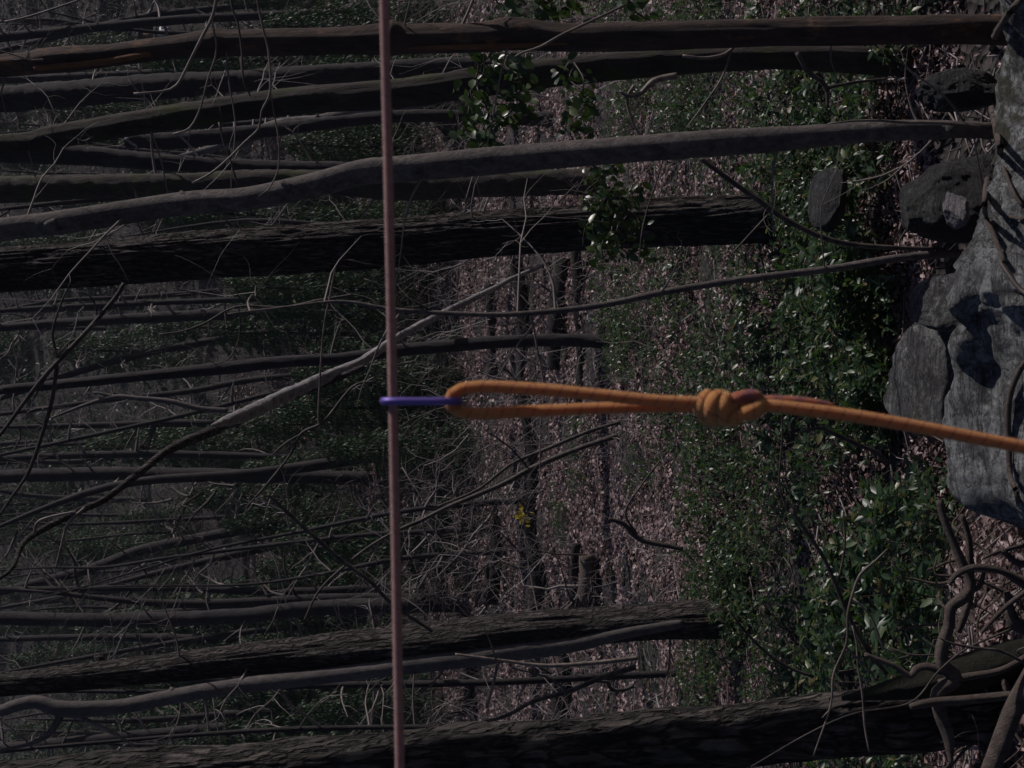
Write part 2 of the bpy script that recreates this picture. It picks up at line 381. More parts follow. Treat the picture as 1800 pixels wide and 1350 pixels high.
def unit(a): return a/(np.linalg.norm(a, axis=-1, keepdims=True)+1e-9)
def boulder(name, label, px, py, wx, wy, d, mt, seed, depth=1.0, ncut=9, sink=0, top=.75):
    """wx, wy: size along image x (height) and image y (breadth) in photo pixels"""
    px += sink/2; wx += sink; c = P(px, py, d); k = d/FPX; hh, ww = wx*k/2, wy*k/2
    bm = bmesh.new(); bmesh.ops.create_icosphere(bm, subdivisions=6, radius=1)
    v = np.array([tuple(a.co) for a in bm.verts]); f = np.array([[a.index for a in ff.verts] for ff in bm.faces]); bm.free()
    rg = np.random.default_rng(seed)
    for i in range(ncut):
        n = rg.normal(size=3); n /= np.linalg.norm(n); h = rg.uniform(.5, .8)
        s_ = v@n-h; v = v-np.clip(s_, 0, None)[:, None]*n*.92
    for n, h in (((.15, -.3, .94), top), ((.1, -.75, .6), .62)):
        n = unit(np.array(n)); v = v-np.clip(v@n-h, 0, None)[:, None]*n*.94
    v = v*(1+.1*fbm(v*1.9+seed, 5, seed)[:, None]+.014*fbm(v*8+seed, 4, seed+7)[:, None]-.07*np.clip(.22-np.abs(vn(v*np.array([1.2, 1.2, 3])+seed, seed+3)), 0, 1)[:, None])
    v = v/np.abs(v).max(0)*np.array([ww, max(ww, hh)*depth, hh])
    mb = MB(); mb.add(v+c, f); base = c-np.array([0, 0, hh])
    o = mb.obj(name, mt, loc=base); tag(o, label, 'rock'); return o
boulder('boulder', 'broad dark boulder standing behind the ledge near the slender smooth tree', 1650, 345, 150, 160, 6.6, M_BOUL, 3, sink=60)
boulder('boulder', 'squarish dark boulder at the upper right between two tree trunks', 1660, 167, 100, 90, 7.2, M_BOUL, 4, sink=50)
boulder('boulder', 'small lichened boulder in dead leaves in front of the thick furrowed trunk', 1460, 355, 66, 112, 9.4, M_BOUL, 5)
boulder('stone', 'small pale pinkish stone leaning on the end of the ledge', 1678, 368, 48, 70, 5.2, M_STONE, 6, ncut=14)
boulder('boulder', 'long rough grey boulder beside the ledge under the glossy shrubs', 1628, 655, 110, 260, 5.7, M_ROCK2, 8, ncut=12, sink=80, depth=1.2, top=.5)
boulder('boulder', 'rough grey boulder below the sapling, between the shrubs and the ledge', 1665, 530, 110, 110, 5.4, M_ROCK2, 9, sink=90, top=.5, depth=1.3)

# ------------------------------------------------------------------ trees
def furrow(seed, amp=.1, fz=3.0, k=5.0):
    def f(c, s, L, r):
        p = np.stack([c*k+seed, s*k, L*fz], -1)
        a = np.abs(vn(p, seed)); b2 = np.abs(vn(p*np.array([2.1, 2.1, 1.8]), seed+3))
        e = vn(np.stack([c*1.1, s*1.1, L*.8+seed], -1), seed+5)
        return amp*(np.clip(a*2.2, 0, 1)-.6)+amp*.5*(b2-.3)+.07*e
    return f
def flakes(seed, amp=.1):
    def f(c, s, L, r):
        p = np.stack([c*4.2+seed, s*4.2, L*4.2], -1)
        w_ = vn(p+.4*vn(p*1.7, seed+9)[..., None], seed)+.3*vn(p*2.7, seed+2); st = np.floor(w_*3)/3+.35*(w_*3-np.floor(w_*3))
        e = vn(np.stack([c*1.1, s*1.1, L*.8+seed], -1), seed+5)
        return amp*.75*st+.03*vn(p*7*np.array([1, 1, .4]), seed+4)+.06*e
    return f
def soft(seed, amp=.05):
    def f(c, s, L, r):
        e = vn(np.stack([c*1.2, s*1.2, L*2.0+seed], -1), seed)
        return amp*e*1.6+.4*amp*vn(np.stack([c*3, s*3, L*14], -1), seed+1)
    return f
def grow(mb, p, d, ln, r, lvl, rg, droop=0.0, K=5):
    n = 5; pts = [p]; rr = [r]; d = d/np.linalg.norm(d); dd = d.copy()
    for i in range(n):
        dd = dd+rg.normal(size=3)*.17+np.array([0, 0, -droop]); dd /= np.linalg.norm(dd)
        pts.append(pts[-1]+dd*ln/n); rr.append(r*(1-(i+1)/n*.75))
    tube(mb, pts, rr, K, ln/n*.5, cap=False)
    if lvl > 0:
        for i in range(1, n+1):
            for _ in range(2 if i > 2 else 1):
                if rg.random() < .75:
                    s = rg.normal(size=3); s -= s.dot(dd)*dd; s /= np.linalg.norm(s)
                    ax = (pts[i]-pts[i-1]); ax /= np.linalg.norm(ax)
                    grow(mb, pts[i], ax*.8+s*.75, ln*rg.uniform(.3, .55), rr[i]*.6, lvl-1, rg, droop, max(3, K-1))
def tree(label, pts, d, mt, name='tree', cat='tree', ext=7, K=28, step=.05, disp=None, crown=3, group=None, side=None, flare=1.25, base='ground', seed=1, sidetw=9):
    """pts: (px, py, width px) from the foot up.  d: depth of the foot."""
    rg = np.random.default_rng(seed)
    W = [P(a[0], a[1], a[3] if len(a) > 3 else d) for a in pts]; r = [a[2]*(a[3] if len(a) > 3 else d)/FPX/2 for a in pts]
    if base == 'ground':
        gz = float(ground(W[0][0], W[0][1]))
        if W[0][2] > gz+.05:
            W.insert(0, np.array([W[0][0]+(W[0][0]-W[1][0])*.3, W[0][1], gz-.15])); r.insert(0, r[0]*flare)
            if W[1][2]-gz > 1: W.insert(1, W[0]*.75+W[1]*.25); r.insert(1, r[1]*1.05)
        else:
            W.insert(0, W[0]+np.array([0, 0, -.3])); r.insert(0, r[0]*flare); r[1] *= 1.1
    foot = W[0].copy()
    if ext > 0:
        dv = W[-1]-W[-2]; dv /= np.linalg.norm(dv); p = W[-1]; r0 = r[-1]
        for i in range(4):
            dv = dv*.85+np.array([rg.normal()*.06, rg.normal()*.06, .2]); dv /= np.linalg.norm(dv)
            p = p+dv*ext/4; W.append(p); r.append(r0*(1-.8*(i+1)/4))
    t = thing(name, label, cat, foot, group)
    mb = MB(); tube(mb, W, r, K, step, disp); mb.obj('trunk', mt, t)
    if crown and ext > 0:
        mb = MB()
        for i in range(crown):
            q = rg.integers(len(W)-4, len(W)); a = rg.uniform(0, 6.28)
            grow(mb, W[q], np.array([math.cos(a), math.sin(a), .8]), rg.uniform(1.2, 2.6), r[q]*.55, 2, rg)
        mb.obj('crown', M_TWIGD, t)
    if sidetw:
        n0 = len(W)-(4 if ext > 0 else 0); k_ = d/FPX
        for i in range(sidetw):
            mb = MB()
            q = rg.integers(1, max(2, n0-1)); f = rg.random(); p = W[q]*(1-f)+W[min(q+1, len(W)-1)]*f; a = rg.choice([0, 3.14])+rg.normal()*.7
            p = p+np.array([math.cos(a), math.sin(a), 0])*r[q]*.6
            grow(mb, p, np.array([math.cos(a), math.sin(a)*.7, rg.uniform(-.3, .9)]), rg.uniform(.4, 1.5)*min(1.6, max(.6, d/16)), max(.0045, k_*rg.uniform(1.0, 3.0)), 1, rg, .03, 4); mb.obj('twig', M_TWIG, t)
    return t
def limb(parent, name, pts, d, mt, K=7, step=.04, disp=None):
    mb = MB(); tube(mb, [P(a[0], a[1], a[3] if len(a) > 3 else d) for a in pts], [a[2]*d/FPX/2 for a in pts], K, step, disp)
    return mb.obj(name, mt, parent)

t1 = tree('brown peeling trunk with split orange wood, nearest the top edge of the photo',
     [(1745, 52, 50), (1550, 54, 50), (1400, 56, 50), (1200, 62, 52), (1000, 66, 50), (900, 60, 58), (850, 66, 52), (720, 68, 50), (690, 68, 56), (600, 72, 46), (400, 76, 46), (380, 76, 52), (300, 84, 40), (200, 96, 40), (130, 103, 46), (70, 108, 44), (0, 116, 40)],
     6.4, M_BROKEN, disp=furrow(2, .1, 2, 2.2), K=40, step=.025, ext=5, seed=2)
for pp in ([(265, 90, 8), (230, 97, 13), (170, 106, 12), (60, 116, 11)], [(1000, 72, 4), (900, 76, 11), (760, 80, 10), (715, 80, 4)]):
    limb(t1, 'exposed_wood', [(a, b_+4, w_) for a, b_, w_ in pp], 6.357, M_WOOD, 8, .03, furrow(4, .12))
limb(t1, 'burl', [(672, 62, 20), (690, 58, 44), (712, 62, 26)], 6.38, M_BROKEN, 14, .01, furrow(7, .2))
limb(t1, 'branch_stub', [(890, 55, 26), (885, 42, 18), (882, 35, 8)], 6.36, M_BROKEN, 10, .01, furrow(8, .2))
tree('dark mossy trunk just beneath the brown peeling trunk, draped with vine leaves',
     [(1380, 100, 42), (1200, 106, 46), (1000, 124, 50), (870, 140, 52), (700, 165, 50), (500, 180, 46), (300, 207, 45), (100, 240, 42), (0, 256, 38)],
     9.0, M_MOSSB, disp=furrow(12, .08), K=36, ext=5, seed=3)
t3 = tree('slender smooth grey trunk curving up with a sunlit edge, rooted behind the ledge',
     [(1725, 229, 28), (1650, 228, 34), (1550, 230, 38), (1450, 238, 40), (1350, 246, 44), (1200, 256, 46), (1000, 271, 48), (850, 284, 50), (700, 298, 46), (640, 303, 44), (550, 326, 42), (430, 350, 42), (320, 358, 42), (100, 392, 42), (0, 404, 40)],
     5.6, M_SMOOTH, disp=soft(5, .05), K=32, step=.03, ext=5, seed=4)
limb(t3, 'branch_stub', [(335, 352, 16), (322, 342, 12), (316, 337, 7)], 5.58, M_SMOOTH, 10, .01)
limb(t3, 'branch_stub', [(100, 390, 16), (86, 394, 15), (80, 397, 12)], 5.5, M_SMOOTH, 10, .01)
limb(t3, 'branch_stub', [(510, 330, 14), (498, 322, 11), (494, 318, 7)], 5.55, M_SMOOTH, 10, .01)
tree('dark rough trunk partly hidden behind the slender smooth one',
     [(1010, 318, 44), (850, 324, 46), (700, 328, 48), (500, 318, 38), (300, 325, 40), (0, 333, 46)], 24, M_MOSSB, disp=furrow(14, .1), seed=5)
tree('dark thin trunk rising between the mossy trunk and the slender smooth trunk',
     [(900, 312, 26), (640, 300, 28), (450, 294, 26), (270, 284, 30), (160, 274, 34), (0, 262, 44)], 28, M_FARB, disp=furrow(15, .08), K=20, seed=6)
sn = tree('broken snag with a snapped pale tip between two dark trunks',
     [(700, 205, 22), (480, 228, 24), (390, 238, 28), (300, 247, 30), (222, 246, 26)], 32, M_FARB, 'snag', 'dead tree', ext=0, disp=furrow(16, .1), K=20)
limb(sn, 'splinter', [(225, 246, 8), (220, 242, 5), (232, 253, 4), (240, 258, 4), (237, 268, 4), (236, 277, 3)], 31.5, M_DEAD)
tree('pale grey dead stem leaning to the right behind the mossy trunk',
     [(900, 150, 20), (640, 196, 22), (560, 213, 24), (490, 221, 26), (430, 243, 20), (370, 262, 14), (305, 278, 6)], 34, M_DEADT, 'leaning_dead_stem', 'dead tree', ext=0, K=14, disp=soft(3))
tree('broad shadowed trunk deep behind the twigs in the upper left of the photo',
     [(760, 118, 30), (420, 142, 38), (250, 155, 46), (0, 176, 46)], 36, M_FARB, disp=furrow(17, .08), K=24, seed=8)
tree('thick straight trunk with deeply furrowed dark bark above the photo centre',
     [(1390, 380, 84), (1300, 386, 84), (1150, 392, 80), (1000, 402, 76), (850, 412, 78), (700, 426, 80), (600, 434, 82), (300, 452, 78), (0, 474, 76)],
     11.6, M_BARK, disp=furrow(20, .13, 1.5, 11), K=130, step=.035, ext=9, crown=5, flare=1.5, seed=9)
sap = tree('long thin bare sapling curving across the leafy floor',
     [(1655, 447, 14), (1450, 474, 13), (1300, 492, 12.5), (1170, 513, 12), (1060, 536, 11), (950, 549, 10), (850, 553, 9), (700, 545, 8), (600, 530, 6), (500, 540, 4), (400, 552, 3)],
     6.6, M_SMOOTH, 'sapling', 'sapling', ext=0, K=8, step=.05, base='ground', flare=1)
limb(sap, 'twig', [(765, 550, 5), (690, 510, 3), (640, 490, 2)], 6.6, M_TWIGD)
tree('medium dark trunk whose foot ends at the shrubs right above the orange loop',
     [(1092, 602, 24), (1000, 598, 23), (900, 600, 22), (800, 607, 22), (700, 616, 23), (600, 630, 20), (500, 636, 20), (400, 646, 22), (200, 666, 18), (100, 676, 17), (0, 686, 16)],
     G(1092, 602), M_FARB, disp=furrow(22, .1), K=24, ext=7, flare=1.15, seed=10)
t13 = tree('large straight trunk with a paler second stem, foot among shrubs in the lower middle',
     [(1295, 1088, 64), (1150, 1094, 62), (1000, 1104, 66), (900, 1112, 70), (700, 1135, 70), (500, 1152, 58), (350, 1167, 52), (175, 1186, 46), (0, 1204, 40)],
     G(1300, 1090), M_BARK, disp=furrow(24, .09, 1.5, 8), K=96, step=.04, ext=7, crown=4, seed=11)
d13 = G(1300, 1090)-.15
mb = MB(); pp = [(1200, 1096, 16), (1100, 1112, 22), (1000, 1134, 27), (850, 1153, 34), (700, 1172, 32), (560, 1189, 29), (400, 1208, 28), (300, 1224, 27), (200, 1243, 26), (110, 1246, 30), (65, 1234, 24), (30, 1240, 22), (0, 1250, 20), (-60, 1262, 18), (-300, 1270, 10), (-600, 1268, 4)]
tube(mb, [P(a, b_, d13) for a, b_, c_ in pp], [c_*d13/FPX/2 for a, b_, c_ in pp], 30, .035, soft(9, .06)); so_ = mb.obj('second_stem', M_GREYB, t13)
so_['label'] = 'smooth pale grey second stem'
limb(t13, 'branch', [(108, 1255, 14), (90, 1285, 12), (60, 1305, 8), (0, 1320, 5)], d13, M_GREYB)
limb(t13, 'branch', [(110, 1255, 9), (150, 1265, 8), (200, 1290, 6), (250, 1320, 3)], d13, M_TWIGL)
limb(t13, 'branch_stub', [(180, 1170, 20), (172, 1155, 14), (168, 1151, 8)], d13+.25, M_BARK, 10, .02)
limb(t13, 'branch_stub', [(305, 1222, 18), (302, 1212, 14), (298, 1210, 8)], d13, M_GREYB, 10, .02)
t17 = tree('thick flaking trunk with sunlit bark plates along the bottom edge of the photo',
     [(1700, 1245, 120), (1600, 1262, 116), (1500, 1272, 112), (1400, 1282, 108), (1200, 1303, 112), (1000, 1322, 116), (800, 1335, 116), (600, 1350, 114), (400, 1364, 112), (200, 1378, 112), (0, 1398, 110)],
     5.4, M_FLAKE, disp=flakes(26, .17), K=150, step=.012, ext=6, crown=3, flare=1.5, seed=12, sidetw=0)
mo = bark('root_moss', (.02, .022, .012), (.055, .055, .022), 40, 1, .7)
limb(t17, 'mossy_root', [(1480, 1228, 8), (1560, 1214, 34), (1640, 1196, 56), (1720, 1176, 70), (1800, 1150, 60), (1900, 1130, 30)], 5.25, mo, 24, .02, furrow(30, .12))

# far trunks listed from the photograph, foot first
far = [
 ('dark left middle trunk right below the fallen dead limb', [(640, 840, 24), (400, 836, 24), (200, 832, 24), (0, 838, 24)], 30),
 ('thin dark trunk close above the thickest of the left middle trunks', [(560, 806, 10), (300, 798, 14), (150, 800, 12), (0, 806, 12)], 34),
 ('shadowed trunk ending low beside the rope in the lower left part', [(800, 1062, 30), (560, 1068, 27), (400, 1084, 26), (200, 1090, 25), (0, 1086, 24)], 26),
 ('slanting dark trunk crossing the lower left thicket', [(600, 905, 16), (480, 922, 18), (350, 946, 18), (250, 966, 18), (150, 1002, 17), (0, 1040, 14)], 31),
 ('faint grey trunk between the slanting trunk and the shadowed trunk', [(700, 1030, 12), (500, 1040, 15), (300, 1034, 12), (0, 1036, 10)], 37),
 ('thin lit stem just under the large twin trunk', [(900, 1198, 12), (700, 1203, 12), (560, 1205, 11), (300, 1215, 8), (0, 1216, 5)], 16),
 ('thin grey stem hugging the flaking bottom trunk', [(820, 1276, 8), (690, 1278, 9), (500, 1282, 9), (300, 1295, 7), (0, 1320, 6)], 14),
 ('short dark trunk segment under the furrowed trunk at the left', [(560, 552, 16), (390, 553, 20), (200, 562, 18), (0, 576, 14)], 35),
 ('very thin dark trunk right under the thick furrowed trunk', [(600, 522, 9), (380, 528, 10), (100, 540, 9), (0, 546, 8)], 33),
 ('slanting far trunk between two dark trunks in the left middle', [(560, 570, 14), (420, 592, 16), (280, 616, 14), (150, 650, 12), (0, 700, 10)], 36),
 ('thin far trunk running beneath the medium dark trunk', [(600, 652, 9), (440, 668, 11), (330, 688, 11), (200, 702, 9), (0, 728, 8)], 30),
 ('faint trunk low in the left thicket above the twin trunk', [(560, 1128, 10), (300, 1122, 16), (150, 1120, 12), (0, 1124, 10)], 40),
 ('dark trunk next to the flaking trunk in the lower left corner', [(560, 1262, 12), (350, 1282, 18), (150, 1302, 18), (0, 1316, 18)], 22),
 ('thin trunk in shade near the top left corner above the peeling trunk', [(640, 20, 14), (300, 36, 16), (0, 66, 16)], 28),
 ('thin dark stem leaning in the top left corner', [(500, 4, 10), (250, 30, 12), (0, 90, 10)], 21),
 ('slender dark trunk above the pale lit twig at the top left', [(420, 120, 12), (200, 132, 14), (0, 140, 14)], 24),
 ('leaning stem base beside the rope above the purple carabiner', [(760, 655, 8), (600, 664, 8), (300, 735, 8), (0, 800, 6)], 27),
 ('short slim stump trunk in the bright leaves below the orange loop', [(880, 970, 11), (800, 974, 10), (700, 982, 9), (560, 1010, 6)], 31),
 ('slim trunk rising from brown leaves below the purple carabiner', [(915, 880, 12), (830, 886, 11), (700, 900, 9), (500, 940, 6)], 27),
 ('thin dark trunk crossing the rope low in the brown thicket', [(860, 930, 10), (740, 935, 10), (600, 944, 8), (300, 980, 6)], 30),
]
for i, (lb, pp, d) in enumerate(far):
    if d > 20: d = min(70, max(d, G(pp[0][0]+12, pp[0][1])))
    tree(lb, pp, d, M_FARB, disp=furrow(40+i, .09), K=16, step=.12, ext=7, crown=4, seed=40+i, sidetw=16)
# deep background trunks
rg = np.random.default_rng(77)
for i in range(60):
    y = rg.uniform(42, 125); x = rg.uniform(-.36, .36)*y; b0 = on_ground(x, y)
    h = rg.uniform(9, 16); r0 = rg.uniform(.08, .2); ln = rg.normal()*.07-.03
    t = thing('tree', 'thin dark bare tree standing far back on the wooded hillside', 'tree', b0, 'bare trees on the far hillside')
    W = [b0-np.array([0, 0, .3]), b0+np.array([ln*h*.3+rg.normal()*.12, 0, h*.3]), b0+np.array([ln*h*.6+rg.normal()*.15, 0, h*.65]), b0+np.array([ln*h*1.2+rg.normal()*.3, 0, h])]
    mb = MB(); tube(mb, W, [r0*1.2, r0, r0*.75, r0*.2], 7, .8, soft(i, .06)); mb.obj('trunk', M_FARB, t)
    mb = MB()
    for j in range(7):
        a = rg.uniform(0, 6.28); f = rg.uniform(.3, .95); p = W[0]*(1-f)+W[3]*f
        grow(mb, p, np.array([math.cos(a), math.sin(a), .5]), rg.uniform(1.5, 3.2), r0*.3, 1, rg, 0, 4)
    mb.obj('crown', M_TWIGD, t)

# fallen leaning dead limb crossing the picture
fd = thing('fallen_tree', 'long dead limb with pale stripped wood leaning diagonally from centre to lower left', 'dead tree', P(962, 464, 24))
A = [(965, 462, 6), (900, 490, 9), (870, 506, 10), (790, 545, 12), (700, 592, 12), (640, 632, 14), (560, 668, 18), (480, 705, 21), (420, 732, 18), (392, 742, 11), (374, 748, 4)]
B_ = [(640, 645, 12), (520, 694, 15), (440, 722, 17), (380, 754, 20), (330, 775, 18), (290, 795, 15), (240, 835, 13), (180, 880, 12), (130, 902, 12), (60, 940, 11), (38, 960, 9), (20, 1000, 7), (-20, 1030, 5)]
limb(fd, 'bare_limb', [(a, b_, w_, 24-i*.9) for i, (a, b_, w_) in enumerate(A)], 22, M_DEAD, 14, .04, furrow(50, .2))
limb(fd, 'barked_limb', [(a, b_, w_, 19.0-i*.35) for i, (a, b_, w_) in enumerate(B_)], 17, M_BARK, 14, .06, furrow(51, .1))
limb(fd, 'branch', [(400, 722, 10, 17), (350, 718, 10, 17), (300, 706, 10, 17), (240, 700, 9, 17), (200, 698, 9, 17), (150, 712, 7, 17), (90, 735, 4, 17)], 17, M_GREYB)
limb(fd, 'branch', [(200, 698, 7, 17), (180, 692, 5, 17), (165, 690, 4, 17)], 17, M_GREYB)
limb(fd, 'branch', [(60, 940, 6, 15), (70, 915, 5, 15), (130, 900, 4, 15), (140, 905, 3, 15)], 15, M_TWIGL)
limb(fd, 'branch', [(150, 892, 6, 15), (120, 920, 5, 15), (108, 960, 5, 15), (98, 1000, 4, 15)], 15, M_TWIGL)

# lying logs (they run up-down in the photo)
def log(label, pts, mt, lift=.0, nm='fallen_log', seed=0, K=16):
    W = []; r = []
    for px, py, w_ in pts:
        d = G(px+w_*.5, py); rr = w_*d/FPX/2; p = P(px, py, d); p[2] = max(p[2], float(ground(p[0], p[1]))+rr*.5+lift); W.append(p); r.append(rr)
    dm = np.mean([w_[1] for w_ in W])
    dd_ = min(float((q-CAM).dot(FW)) for q in W)*.25+.75*float(np.mean([(q-CAM).dot(FW) for q in W]))
    W = [P(a[0], a[1], dd_) for a in pts]; r = [q*1.25 for q in r]
    for q, r_ in zip(W, r): q[2] = max(q[2], float(ground(q[0], q[1]))+r_*.6+lift)
    t = thing(nm, label, 'log' if 'log' in nm else 'branch', W[0]-np.array([0, 0, r[0]]))
    mb = MB(); tube(mb, W, r, K, .06, furrow(60+seed, .14, 2.5, 3)); mb.obj('wood', mt, t)
    rg = np.random.default_rng(seed+5)
    for i in range(16 if seed in (1, 7, 11) else 5):
        mb = MB()
        q = rg.integers(0, len(W)); a = rg.uniform(0, 6.28)
        grow(mb, W[q], np.array([math.cos(a), math.sin(a)*.4, .9]), rg.uniform(.4, 1.6), r[q]*rg.uniform(.12, .3), 1, rg, 0, 4); mb.obj('branch', M_TWIGD if i % 3 else M_TWIG, t)
    return t
log('long dark fallen log lying across the floor behind the orange loop', [(905, 455, 18), (920, 560, 18), (930, 680, 20), (938, 800, 22), (935, 900, 24), (945, 1000, 28), (935, 1080, 24)], M_LOG, seed=1)
log('brown fallen log above the orange loop beside the medium trunk', [(995, 455, 26), (985, 520, 26), (975, 590, 22), (972, 650, 16)], M_LOG, seed=2)
log('thin dark fallen log parallel to the brown one', [(1012, 440, 14), (1018, 520, 15), (1022, 620, 14), (1018, 700, 12), (1022, 800, 10)], M_LOG, seed=3)
log('short barkless log lying slanted in bright dead leaves', [(1058, 975, 22), (1040, 1030, 24), (1022, 1076, 22)], M_ROOT, .1, seed=4)
log('slim curved log next to the short barkless one', [(1040, 955, 14), (1030, 1000, 13), (1010, 1050, 13), (1000, 1078, 10)], M_LOG, .1, seed=5)
log('dark log between twin trunk and bottom trunk', [(1010, 1150, 26), (990, 1200, 26), (985, 1262, 24)], M_LOG, seed=6)
log('old dark log in the brown thicket under the rope', [(880, 900, 14), (870, 980, 22), (860, 1060, 24)], M_LOG, seed=7)
log('fallen log far off beyond the red rope under the loop', [(770, 820, 14), (775, 900, 16), (770, 1000, 15), (780, 1060, 12)], M_LOG, seed=8)
log('fallen log far off left of the orange loop', [(860, 500, 14), (870, 580, 14), (865, 660, 16)], M_LOG, seed=9)
log('pale fallen log lying against the orange loop side', [(770, 600, 10), (790, 660, 10), (800, 740, 10)], M_ROOT, seed=10)
log('low dark fallen log beyond the leaves near the twin trunk', [(820, 1080, 16), (830, 1160, 16), (825, 1250, 18)], M_LOG, seed=11)

